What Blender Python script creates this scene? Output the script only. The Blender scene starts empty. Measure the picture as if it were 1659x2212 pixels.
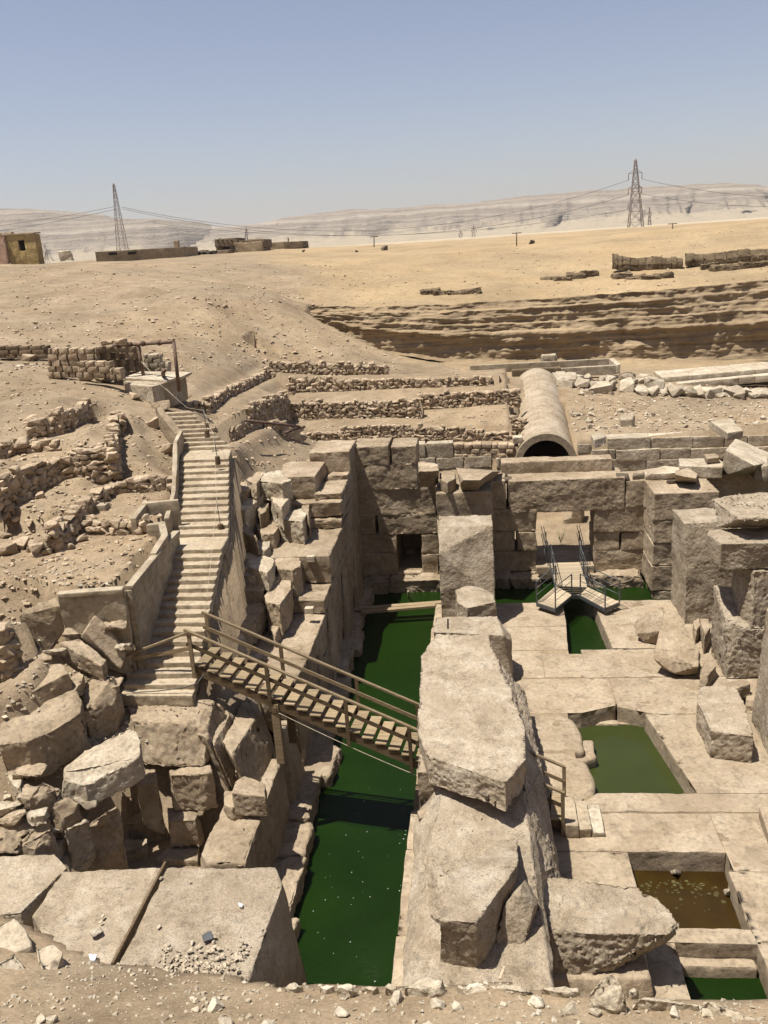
import bpy, bmesh, math, random
import numpy as np
from mathutils import Vector, Matrix, noise

random.seed(7)
scene = bpy.context.scene
COL = scene.collection

# ------------------------------------------------------------------ camera
CAM_H = 16.0                       # eye height above the island floor (m)
FPX, CXP, CYP = 1900.0, 829.5, 1106.0   # focal length and centre on a 1659 x 2212 frame
def unit(v):
    v = np.array(v, float); return v / np.linalg.norm(v)
_down = unit((420, 6200, FPX))
_fw = np.array((200, -593, FPX)); _fw = unit(_fw - _down * _fw.dot(_down))
_right = unit(np.cross(_down, _fw))
RW = np.array([_right, _fw, -_down])
cam_data = bpy.data.cameras.new('camera')
cam = bpy.data.objects.new('camera', cam_data); COL.objects.link(cam)
cam_data.sensor_fit = 'VERTICAL'; cam_data.sensor_height = 36.0
cam_data.lens = FPX / 2212 * 36.0
cam_data.clip_start = 0.1; cam_data.clip_end = 20000
M = Matrix.Identity(4)
for i in range(3):
    M[i][0] = RW[i, 0]; M[i][1] = -RW[i, 1]; M[i][2] = -RW[i, 2]
M[2][3] = CAM_H
cam.matrix_world = M
scene.camera = cam

# ------------------------------------------------------------------ sky, sun, exposure
SUN_TRAVEL = Vector((0.30, 0.13, -1.0)).normalized()
sun_el = math.asin(-SUN_TRAVEL.z)
sun_az = math.atan2(-SUN_TRAVEL.x, -SUN_TRAVEL.y)       # clockwise from +Y
world = bpy.data.worlds.new('World'); scene.world = world; world.use_nodes = True
wn = world.node_tree.nodes; wl = world.node_tree.links
for n_ in list(wn): wn.remove(n_)
w_out = wn.new('ShaderNodeOutputWorld'); w_bg = wn.new('ShaderNodeBackground'); w_sky = wn.new('ShaderNodeTexSky')
w_sky.sky_type = 'NISHITA'; w_sky.sun_disc = False
w_sky.sun_elevation = sun_el; w_sky.sun_rotation = sun_az
w_sky.altitude = 100; w_sky.air_density = 1.0; w_sky.dust_density = 1.0; w_sky.ozone_density = 1.5
w_bg.inputs['Strength'].default_value = 0.063
w_mix = wn.new('ShaderNodeMix'); w_mix.data_type = 'RGBA'; w_mix.blend_type = 'MULTIPLY'; w_mix.inputs[0].default_value = 1.0
w_mix.inputs[7].default_value = (1.12, 0.985, 1.03, 1)          # dusty air: a little less green than a clean sky
w_hsv = wn.new('ShaderNodeHueSaturation'); w_hsv.inputs['Saturation'].default_value = 0.82
wl.new(w_sky.outputs[0], w_mix.inputs[6]); wl.new(w_mix.outputs[2], w_hsv.inputs['Color']); wl.new(w_hsv.outputs[0], w_bg.inputs['Color']); wl.new(w_bg.outputs[0], w_out.inputs['Surface'])
sun_data = bpy.data.lights.new('sun', 'SUN'); sun_data.energy = 5.0; sun_data.angle = math.radians(0.53)
sun_data.color = (1.0, 0.945, 0.85)
sun = bpy.data.objects.new('sun', sun_data); COL.objects.link(sun)
sun.rotation_euler = SUN_TRAVEL.to_track_quat('-Z', 'Y').to_euler()
scene.view_settings.view_transform = 'Standard'; scene.view_settings.look = 'None'
scene.view_settings.gamma = 1.0; scene.view_settings.use_curve_mapping = False
scene.view_settings.exposure = 0.76
scene.render.engine = 'CYCLES'
scene.cycles.max_bounces = 5; scene.cycles.volume_bounces = 0
HAZE = 0.85e-4

# ------------------------------------------------------------------ measuring: a point of the photograph at a known height / distance
ZM = {0:(0,0,1),1:(0,298.6,.5),2:(829.5,298.6,.5),3:(0,696.8,.4),4:(464.5,729.9,.44),5:(995.4,729.9,.4),6:(0,1161.2,.4),
      7:(530.9,1260.8,.44),8:(1061.7,1128.1,.36),9:(0,1658.9,.5),10:(829.5,1658.9,.5),11:(232.2,1294,.44),
      12:(729.9,929,.24),13:(464.5,929,.225),14:(829.5,1260.8,.3),15:(829.5,1592.6,.5),16:(1327.1,995.4,.3),17:(0,1327.1,.285)}
def at(u, v, k=0, X=None, Y=None, Z=None):
    a, b, s = ZM[k]
    d = RW @ np.array([(a + s*u - CXP) / FPX, (b + s*v - CYP) / FPX, 1.0])
    t = (Z - CAM_H) / d[2] if Z is not None else (X / d[0] if X is not None else Y / d[1])
    return Vector((t*d[0], t*d[1], CAM_H + t*d[2]))

# ------------------------------------------------------------------ object helpers
def tag(o, label=None, cat=None, group=None, kind=None):
    if label: o['label'] = label
    if cat: o['category'] = cat
    if group: o['group'] = group
    if kind: o['kind'] = kind
    return o
def thing(name, label, cat, loc=(0, 0, 0), group=None):
    o = bpy.data.objects.new(name, None); COL.objects.link(o)
    o.location = loc; o.empty_display_size = 0.3
    return tag(o, label, cat, group)
def link(name, mesh, parent=None, mat=None):
    o = bpy.data.objects.new(name, mesh); COL.objects.link(o)
    if mat is not None and not mesh.materials: mesh.materials.append(mat)
    if parent is not None:
        o.parent = parent
        r = parent; off = Vector((0, 0, 0))
        while r is not None: off += Vector(r.location); r = r.parent
        o.matrix_parent_inverse = Matrix.Translation(-off)
    return o
def from_bm(name, bm, mat, smooth=False):
    me = bpy.data.meshes.new(name)
    bmesh.ops.recalc_face_normals(bm, faces=bm.faces)
    bm.to_mesh(me); bm.free()
    me.materials.append(mat)
    if smooth:
        me.polygons.foreach_set('use_smooth', [True]*len(me.polygons))
    return me
def mesh_raw(name, verts, faces, mat, smooth=False):
    me = bpy.data.meshes.new(name); me.from_pydata([tuple(v) for v in verts], [], faces); me.update()
    me.materials.append(mat)
    if smooth: me.polygons.foreach_set('use_smooth', [True]*len(me.polygons))
    return me
def recentre(o):
    """move a mesh object's origin to the middle of its base"""
    me = o.data; n = len(me.vertices); a = np.empty(n*3); me.vertices.foreach_get('co', a); a = a.reshape(-1, 3)
    c = (a.min(0) + a.max(0)) / 2; c[2] = a[:, 2].min()
    a -= c; me.vertices.foreach_set('co', a.ravel()); me.update(); o.location = c
    return o
def bm_box(bm, p0, p1, mtx=None):
    (x0, y0, z0), (x1, y1, z1) = p0, p1
    vs = [bm.verts.new(c) for c in ((x0,y0,z0),(x1,y0,z0),(x1,y1,z0),(x0,y1,z0),(x0,y0,z1),(x1,y0,z1),(x1,y1,z1),(x0,y1,z1))]
    for f in ((0,3,2,1),(4,5,6,7),(0,1,5,4),(1,2,6,5),(2,3,7,6),(3,0,4,7)): bm.faces.new([vs[i] for i in f])
    if mtx is not None:
        for v in vs: v.co = mtx @ v.co
    return vs
def bm_bar(bm, a, b, w, h, up=Vector((0, 0, 1))):
    a = Vector(a); b = Vector(b); t = (b - a); L = t.length; t.normalize()
    s = t.cross(up)
    if s.length < 1e-4: s = t.cross(Vector((0, 1, 0)))
    s.normalize(); n = s.cross(t)
    m = Matrix((( t.x, s.x, n.x, a.x), (t.y, s.y, n.y, a.y), (t.z, s.z, n.z, a.z), (0, 0, 0, 1)))
    return bm_box(bm, (0, -w/2, -h/2), (L, w/2, h/2), m)
def bm_tube(bm, pts, r, n=8):
    rings = []
    pts = [Vector(p) for p in pts]
    for i, p in enumerate(pts):
        t = (pts[min(i+1, len(pts)-1)] - pts[max(i-1, 0)]).normalized()
        s = t.cross(Vector((0.13, 0.21, 1))).normalized(); q = t.cross(s)
        rr = r[i] if isinstance(r, (list, tuple)) else r
        rings.append([bm.verts.new(p + (s*math.cos(2*math.pi*j/n) + q*math.sin(2*math.pi*j/n))*rr) for j in range(n)])
    for a, b in zip(rings, rings[1:]):
        for j in range(n): bm.faces.new((a[j], a[(j+1) % n], b[(j+1) % n], b[j]))
    bm.faces.new(rings[0][::-1]); bm.faces.new(rings[-1])
def bar(name, a, b, w, h, mat, parent=None, bevel=0.0):
    bm = bmesh.new(); bm_bar(bm, a, b, w, h)
    if bevel: bmesh.ops.bevel(bm, geom=bm.edges[:], offset=bevel, segments=1, affect='EDGES')
    return link(name, from_bm(name, bm, mat), parent)
def tube(name, pts, r, mat, parent=None, n=8):
    bm = bmesh.new(); bm_tube(bm, pts, r, n)
    return link(name, from_bm(name, bm, mat, True), parent)

# ------------------------------------------------------------------ stone
def rock_bm(pts, bevel=0.04, edge=0.2, amp=0.03, freq=1.1, chips=0, chip=0.25, seed=0, rough=0.0, segs=2, rfreq=4.5):
    rnd = random.Random(seed)
    bm = bmesh.new()
    for p in pts: bm.verts.new(p)
    r = bmesh.ops.convex_hull(bm, input=bm.verts[:])
    dead = [g for g in r['geom_interior'] if isinstance(g, bmesh.types.BMVert)] + [g for g in r['geom_unused'] if isinstance(g, bmesh.types.BMVert)]
    if dead: bmesh.ops.delete(bm, geom=list(set(dead)), context='VERTS')
    bmesh.ops.dissolve_limit(bm, angle_limit=math.radians(4), verts=bm.verts[:], edges=bm.edges[:])
    co = [v.co.copy() for v in bm.verts]; c = sum(co, Vector()) / len(co)
    size = max((p - c).length for p in co)
    for i in range(chips):
        vs = [v for v in bm.verts]
        v = vs[rnd.randrange(len(vs))].co.copy()
        n = ((v - c).normalized() + Vector((rnd.uniform(-.8,.8), rnd.uniform(-.8,.8), rnd.uniform(-.5,.8)))).normalized()
        s = max((w.co - c).dot(n) for w in vs)
        cut = s - chip * rnd.uniform(.3, 1.0) * min(1.0, size)
        g = bm.verts[:] + bm.edges[:] + bm.faces[:]
        res = bmesh.ops.bisect_plane(bm, geom=g, plane_co=c + n*cut, plane_no=n, clear_outer=True)
        ed = [e for e in res['geom_cut'] if isinstance(e, bmesh.types.BMEdge)]
        if len(ed) >= 3: bmesh.ops.edgeloop_fill(bm, edges=ed)
    if bevel > 0:
        bmesh.ops.bevel(bm, geom=bm.edges[:], offset=bevel, segments=segs, profile=0.6, affect='EDGES', clamp_overlap=True)
    bmesh.ops.triangulate(bm, faces=bm.faces[:])
    for it in range(7):
        lo = [e for e in bm.edges if e.calc_length() > edge]
        if not lo: break
        bmesh.ops.subdivide_edges(bm, edges=lo, cuts=1)
        bmesh.ops.triangulate(bm, faces=[f for f in bm.faces if len(f.verts) > 3])
    bm.normal_update()
    off = Vector((seed*3.17 % 50, seed*7.31 % 50, seed*1.73 % 50))
    disp = []
    for v in bm.verts:
        p = v.co*freq + off
        d = noise.fractal(p, 1.0, 2.1, 3) * amp
        if rough:
            q = v.co*rfreq + off
            d -= rough * abs(noise.fractal(q, 0.7, 2.2, 3)) - rough*.4*noise.noise(v.co*1.7 + off)
        disp.append(v.co + v.normal*d)
    for v, p in zip(bm.verts, disp): v.co = p
    return bm
SEED = [100]
def rock(name, pts, mat, parent=None, label=None, cat=None, group=None, **kw):
    SEED[0] += 1
    kw.setdefault('seed', SEED[0])
    o = link(name, from_bm(name, rock_bm(pts, **kw), mat, True), parent)
    if parent is None: recentre(o)
    return tag(o, label, cat, group)
def prism(top, down, spread=0.0, bottom=None):
    """corner points of a block from its top corners and its height; spread widens the foot"""
    top = [Vector(p) for p in top]
    c = sum(top, Vector()) / len(top)
    out = list(top)
    for i, p in enumerate(top):
        q = p + (p - c) * spread
        d = down[i] if isinstance(down, (list, tuple)) else down
        q.z = (bottom if bottom is not None else p.z - d)
        out.append(q)
    return out
def tops(k, uv, z):
    return [at(p[0], p[1], k, Z=(p[2] if len(p) > 2 else z)) for p in uv]
def boxpts(x0, x1, y0, y1, z0, z1, j=0.0, rnd=random):
    return [Vector((x + rnd.uniform(-j, j), y + rnd.uniform(-j, j), z + rnd.uniform(-j, j))) for x in (x0, x1) for y in (y0, y1) for z in (z0, z1)]
# ------------------------------------------------------------------ materials
def nodes_of(name):
    m = bpy.data.materials.new(name); m.use_nodes = True
    nt = m.node_tree; b = nt.nodes['Principled BSDF']
    return m, nt, b
def mk(nt, t, **kw):
    n = nt.nodes.new(t)
    for k, v in kw.items(): setattr(n, k, v)
    return n
def noise_node(nt, vec, scale, detail=4, rough=0.6, dist=0.0):
    n = mk(nt, 'ShaderNodeTexNoise'); n.inputs['Scale'].default_value = scale
    n.inputs['Detail'].default_value = detail; n.inputs['Roughness'].default_value = rough; n.inputs['Distortion'].default_value = dist
    nt.links.new(vec, n.inputs['Vector']); return n
def ramp(nt, fac, stops):
    r = mk(nt, 'ShaderNodeValToRGB'); e = r.color_ramp.elements
    e[0].position, e[0].color = stops[0][0], (*stops[0][1], 1)
    e[1].position, e[1].color = stops[-1][0], (*stops[-1][1], 1)
    for p, c in stops[1:-1]:
        x = e.new(p); x.color = (*c, 1)
    nt.links.new(fac, r.inputs['Fac']); return r
def mix(nt, a, b, fac, mode='MIX'):
    m = mk(nt, 'ShaderNodeMix', data_type='RGBA', blend_type=mode)
    for s, v in ((m.inputs[6], a), (m.inputs[7], b), (m.inputs[0], fac)):
        if hasattr(v, 'links') or hasattr(v, 'is_linked'): nt.links.new(v, s)
        elif isinstance(v, (int, float)): s.default_value = v
        else: s.default_value = (*v, 1)
    return m.outputs[2]
def stone_mat(name, c_dark, c_mid, c_light, scale=1.0, bump=0.4, speck=0.25, vary=0.12, rough=0.92, fine=30.0, stain=None, strata=0.0, bdist=0.05, crack=False):
    m, nt, b = nodes_of(name)
    geo = mk(nt, 'ShaderNodeNewGeometry'); pos = geo.outputs['Position']
    n1 = noise_node(nt, pos, 0.9*scale, 4, 0.62, 0.3)
    base = ramp(nt, n1.outputs['Fac'], [(0.30, c_dark), (0.5, c_mid), (0.70, c_light)]).outputs[0]
    n2 = noise_node(nt, pos, fine*scale*0.35, 3, 0.7)
    sp = ramp(nt, n2.outputs['Fac'], [(0.30, (0.50,)*3), (0.45, (0.92,)*3), (0.58, (1.05,)*3), (0.74, (1.38,)*3)]).outputs[0]
    base = mix(nt, base, sp, min(1.0, .35 + speck*1.6), 'MULTIPLY')
    n7 = noise_node(nt, pos, 3.2*scale, 4, 0.7, 0.6)
    bl = ramp(nt, n7.outputs['Fac'], [(0.34, (0.66,)*3), (0.46, (1.0,)*3), (0.64, (1.14,)*3)]).outputs[0]
    base = mix(nt, base, bl, .75, 'MULTIPLY')
    if strata:
        mp = mk(nt, 'ShaderNodeMapping'); mp.inputs['Scale'].default_value = (0.25, 0.25, 6)
        nt.links.new(pos, mp.inputs['Vector'])
        n4 = noise_node(nt, mp.outputs[0], 1.6, 4, 0.6)
        st = ramp(nt, n4.outputs['Fac'], [(0.35, (0.72,)*3), (0.6, (1.08,)*3)]).outputs[0]
        base = mix(nt, base, st, strata, 'MULTIPLY')
    if stain:
        n5 = noise_node(nt, pos, 0.55, 4, 0.65, 0.6)
        f = ramp(nt, n5.outputs['Fac'], [(0.54, (0, 0, 0)), (0.68, (1, 1, 1))]).outputs[0]
        base = mix(nt, base, stain, f)
    if crack:
        nw = noise_node(nt, pos, 2.2, 4, .6); wp_ = mk(nt, 'ShaderNodeVectorMath', operation='MULTIPLY_ADD')
        nt.links.new(nw.outputs['Color'], wp_.inputs[0]); wp_.inputs[1].default_value = (.55, .55, .55); nt.links.new(pos, wp_.inputs[2])
        vc = mk(nt, 'ShaderNodeTexVoronoi', feature='DISTANCE_TO_EDGE'); vc.inputs['Scale'].default_value = .55; nt.links.new(wp_.outputs[0], vc.inputs['Vector'])
        cr = ramp(nt, vc.outputs['Distance'], [(.0, (.0,)*3), (.012, (1.0,)*3)]).outputs[0]
        nm_ = noise_node(nt, pos, .8, 3, .5); mm = ramp(nt, nm_.outputs['Fac'], [(.56, (1,)*3), (.64, (0,)*3)]).outputs[0]
        cr = mix(nt, cr, (1, 1, 1), mm); crk = cr
        base = mix(nt, base, mix(nt, (.68, .65, .6), (1, 1, 1), cr), 1.0, 'MULTIPLY')
    oi = mk(nt, 'ShaderNodeObjectInfo')
    mr = mk(nt, 'ShaderNodeMapRange'); mr.inputs['To Min'].default_value = 1 - vary; mr.inputs['To Max'].default_value = 1 + vary
    nt.links.new(oi.outputs['Random'], mr.inputs['Value'])
    cb = mk(nt, 'ShaderNodeCombineColor')
    for s in cb.inputs[:3]: nt.links.new(mr.outputs[0], s)
    base = mix(nt, base, cb.outputs[0], 1.0, 'MULTIPLY')
    nt.links.new(base, b.inputs['Base Color'])
    b.inputs['Roughness'].default_value = rough
    b.inputs['Specular IOR Level'].default_value = 0.15
    n3 = noise_node(nt, pos, 5.0*scale, 6, 0.72, 0.2)
    vo = mk(nt, 'ShaderNodeTexVoronoi', feature='F1'); vo.inputs['Scale'].default_value = 7*scale
    nt.links.new(pos, vo.inputs['Vector'])
    ad = mk(nt, 'ShaderNodeMath', operation='MULTIPLY_ADD'); ad.inputs[1].default_value = 0.25
    nt.links.new(vo.outputs['Distance'], ad.inputs[0]); nt.links.new(n3.outputs['Fac'], ad.inputs[2])
    bp = mk(nt, 'ShaderNodeBump'); bp.inputs['Strength'].default_value = min(1.0, bump*1.2); bp.inputs['Distance'].default_value = bdist*1.6
    hgt = ad.outputs[0]
    if crack:
        cs_ = mk(nt, 'ShaderNodeMath', operation='MULTIPLY_ADD'); cs_.inputs[1].default_value = .5
        nt.links.new(crk, cs_.inputs[0]); nt.links.new(hgt, cs_.inputs[2]); hgt = cs_.outputs[0]
    nt.links.new(hgt, bp.inputs['Height']); nt.links.new(bp.outputs[0], b.inputs['Normal'])
    return m
MAT = {}
def dk(f, *cs): return tuple(tuple(x*f for x in c) for c in cs)
MAT['sandstone'] = stone_mat('sandstone', (0.190,0.146,0.095), (0.269,0.212,0.146), (0.332,0.269,0.195), 0.8, 0.55, 0.2, 0.08, stain=(0.224,0.170,0.116), crack=True)
MAT['granite'] = stone_mat('granite', (0.220,0.175,0.122), (0.293,0.240,0.175), (0.366,0.314,0.244), 1.3, 0.6, 0.4, 0.06, fine=55, stain=(0.268,0.216,0.155), crack=True)
MAT['paving'] = stone_mat('paving', (0.219,0.170,0.113), (0.279,0.222,0.155), (0.321,0.264,0.193), 0.7, 0.35, 0.2, 0.05, stain=(0.226,0.177,0.124), crack=True)
MAT['limestone'] = stone_mat('limestone', (0.265,0.217,0.155), (0.357,0.303,0.226), (0.435,0.381,0.295), 1.0, 0.5, 0.25, 0.12, stain=(0.279,0.226,0.160), crack=True)
MAT['fieldstone'] = stone_mat('fieldstone', (0.253,0.194,0.128), (0.339,0.263,0.181), (0.413,0.330,0.234), 1.6, 0.6, 0.3, 0.2)
MAT['concrete'] = stone_mat('concrete', (0.224,0.184,0.127), (0.287,0.240,0.172), (0.343,0.292,0.220), 0.6, 0.3, 0.15, 0.05, stain=(0.216,0.167,0.116), strata=.35)
MAT['vault'] = stone_mat('vault', (0.229,0.181,0.126), (0.289,0.237,0.170), (0.340,0.289,0.222), 0.5, 0.45, 0.25, 0.0, stain=(0.333,0.285,0.222))
def vault_mat():
    m = stone_mat('vault_brick', (.235,.185,.128), (.295,.24,.172), (.35,.297,.228), 0.9, 0.1, 0.25, 0.0, stain=(.34,.29,.225))
    nt = m.node_tree; b = nt.nodes['Principled BSDF']; old = b.inputs['Base Color'].links[0].from_socket
    uv = mk(nt, 'ShaderNodeUVMap'); br = mk(nt, 'ShaderNodeTexBrick'); br.inputs['Scale'].default_value = 1.0
    br.inputs['Color1'].default_value = (1, 1, 1, 1); br.inputs['Color2'].default_value = (.9, .87, .84, 1); br.inputs['Mortar'].default_value = (.74, .72, .68, 1)
    br.inputs['Mortar Size'].default_value = .018; br.inputs['Brick Width'].default_value = .5; br.inputs['Row Height'].default_value = .3
    nt.links.new(uv.outputs[0], br.inputs['Vector'])
    geo = mk(nt, 'ShaderNodeNewGeometry'); n = noise_node(nt, geo.outputs['Position'], .7, 4, .6)
    f = ramp(nt, n.outputs['Fac'], [(.40, (0, 0, 0)), (.60, (1, 1, 1))]).outputs[0]
    nt.links.new(mix(nt, old, mix(nt, (1, 1, 1), br.outputs['Color'], f), .9, 'MULTIPLY'), b.inputs['Base Color'])
    return m
MAT['vault_brick'] = vault_mat()
MAT['step'] = stone_mat('step', (0.244,0.192,0.130), (0.311,0.255,0.181), (0.351,0.296,0.218), 0.7, 0.3, 0.2, 0.05, stain=(0.266,0.211,0.144))
MAT['mudbrick'] = stone_mat('mudbrick', (0.089,0.063,0.037), (0.133,0.098,0.059), (0.185,0.141,0.089), 0.9, 0.9, 0.3, 0.1)
MAT['plaster_yellow'] = stone_mat('plaster_yellow', (0.252,0.185,0.081), (0.326,0.244,0.111), (0.370,0.285,0.141), 0.5, 0.3, 0.2, 0.0, stain=(0.266,0.185,0.111))
MAT['plaster_pink'] = stone_mat('plaster_pink', (0.311,0.200,0.141), (0.370,0.252,0.185), (0.400,0.289,0.215), 0.5, 0.3, 0.2, 0.0)
MAT['plaster_tan'] = stone_mat('plaster_tan', (0.222,0.167,0.104), (0.274,0.211,0.133), (0.311,0.244,0.159), 0.3, 0.2, 0.1, 0.04)
MAT['mud_wall'] = stone_mat('mud_wall', (0.126,0.092,0.059), (0.174,0.130,0.085), (0.215,0.163,0.111), 0.5, 0.4, 0.2, 0.12)
MAT['rim_stone'] = stone_mat('rim_stone', (0.333,0.274,0.192), (0.414,0.355,0.266), (0.488,0.437,0.348), 1.4, 0.7, 0.3, 0.1)
MAT['dark_stone'] = stone_mat('dark_stone', (0.081,0.063,0.044), (0.118,0.092,0.067), (0.155,0.122,0.089), 1.2, 0.6, 0.3, 0.2)
MAT['red_brick'] = stone_mat('red_brick', (0.163,0.067,0.033), (0.222,0.096,0.052), (0.266,0.126,0.074), 1.2, 0.4, 0.2, 0.1)

def wood_mat(name, c0, c1, c2, axis=(1, 12, 12), rough=.8):
    m, nt, b = nodes_of(name)
    tc = mk(nt, 'ShaderNodeTexCoord'); geo = mk(nt, 'ShaderNodeNewGeometry')
    mp = mk(nt, 'ShaderNodeMapping'); mp.inputs['Scale'].default_value = axis
    nt.links.new(geo.outputs['Position'], mp.inputs['Vector'])
    n = noise_node(nt, mp.outputs[0], 1.5, 6, 0.65, 0.5)
    c = ramp(nt, n.outputs['Fac'], [(0.3, c0), (0.52, c1), (0.75, c2)]).outputs[0]
    oi = mk(nt, 'ShaderNodeObjectInfo'); mr = mk(nt, 'ShaderNodeMapRange')
    mr.inputs['To Min'].default_value = .78; mr.inputs['To Max'].default_value = 1.18
    nt.links.new(oi.outputs['Random'], mr.inputs['Value'])
    cb = mk(nt, 'ShaderNodeCombineColor')
    for s in cb.inputs[:3]: nt.links.new(mr.outputs[0], s)
    nt.links.new(mix(nt, c, cb.outputs[0], 1.0, 'MULTIPLY'), b.inputs['Base Color'])
    b.inputs['Roughness'].default_value = rough; b.inputs['Specular IOR Level'].default_value = .2
    bp = mk(nt, 'ShaderNodeBump'); bp.inputs['Strength'].default_value = .3; bp.inputs['Distance'].default_value = .01
    nt.links.new(n.outputs['Fac'], bp.inputs['Height']); nt.links.new(bp.outputs[0], b.inputs['Normal'])
    return m
MAT['wood'] = wood_mat('wood', (0.126,0.089,0.048), (0.222,0.167,0.100), (0.296,0.237,0.155))
MAT['wood_dark'] = wood_mat('wood_dark', (0.067,0.044,0.026), (0.111,0.078,0.044), (0.163,0.118,0.074))
MAT['wood_deck'] = wood_mat('wood_deck', (0.266,0.207,0.133), (0.348,0.281,0.196), (0.407,0.340,0.252))
def plain(name, c, rough=.6, metal=0.0, spec=.4, var=.2, scale=6):
    m, nt, b = nodes_of(name)
    geo = mk(nt, 'ShaderNodeNewGeometry'); n = noise_node(nt, geo.outputs['Position'], scale, 5, .6)
    lo = tuple(x*(1-var) for x in c); hi = tuple(min(1, x*(1+var)) for x in c)
    nt.links.new(ramp(nt, n.outputs['Fac'], [(.35, lo), (.65, hi)]).outputs[0], b.inputs['Base Color'])
    b.inputs['Roughness'].default_value = rough; b.inputs['Metallic'].default_value = metal; b.inputs['Specular IOR Level'].default_value = spec
    return m
MAT['steel'] = plain('steel', (.075,.08,.085), .45, .3)
MAT['rust'] = plain('rust', (.13,.085,.06), .75, .2, .3, .4)
MAT['pylon'] = plain('pylon', (.21,.175,.155), .7, .2, .3)
MAT['cable'] = plain('cable', (.05,.048,.045), .6)
MAT['wire'] = plain('wire', (.42,.36,.26), .8)
MAT['dark'] = plain('dark', (.012,.010,.008), .95, 0, .1)
MAT['litter_dark'] = plain('litter_dark', (.06,.06,.065), .5)
MAT['litter_glint_white'] = plain('litter_glint_white', (.72,.74,.76), .5)
MAT['leaf'] = plain('leaf', (.12,.13,.05), .7)
MAT['algae'] = plain('algae', (.062,.052,.018), .8, 0, .2, .35)

def water_mat(name, c0, c1, rough=.06, wave=.12, patch=0.35):
    m, nt, b = nodes_of(name)
    geo = mk(nt, 'ShaderNodeNewGeometry'); pos = geo.outputs['Position']
    n = noise_node(nt, pos, patch, 4, .55, .4)
    nt.links.new(ramp(nt, n.outputs['Fac'], [(.35, c0), (.65, c1)]).outputs[0], b.inputs['Base Color'])
    b.inputs['Roughness'].default_value = rough; b.inputs['IOR'].default_value = 1.33; b.inputs['Specular IOR Level'].default_value = .3
    mp = mk(nt, 'ShaderNodeMapping'); mp.inputs['Scale'].default_value = (1.0, 2.6, 1); mp.inputs['Rotation'].default_value = (0, 0, .25)
    nt.links.new(pos, mp.inputs['Vector'])
    w = noise_node(nt, mp.outputs[0], 7.5, 5, .65, .8)
    bp = mk(nt, 'ShaderNodeBump'); bp.inputs['Strength'].default_value = wave; bp.inputs['Distance'].default_value = .05
    nt.links.new(w.outputs['Fac'], bp.inputs['Height']); nt.links.new(bp.outputs[0], b.inputs['Normal'])
    return m
MAT['water'] = water_mat('water', (.0048,.0142,.0016), (.0070,.0195,.0020), .05, .45)
MAT['pool_water'] = water_mat('pool_water', (.024,.031,.008), (.031,.038,.010), .1, .04)
MAT['brown_water'] = water_mat('brown_water', (.020,.011,.003), (.032,.019,.004), .08, .04, .8)

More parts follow.
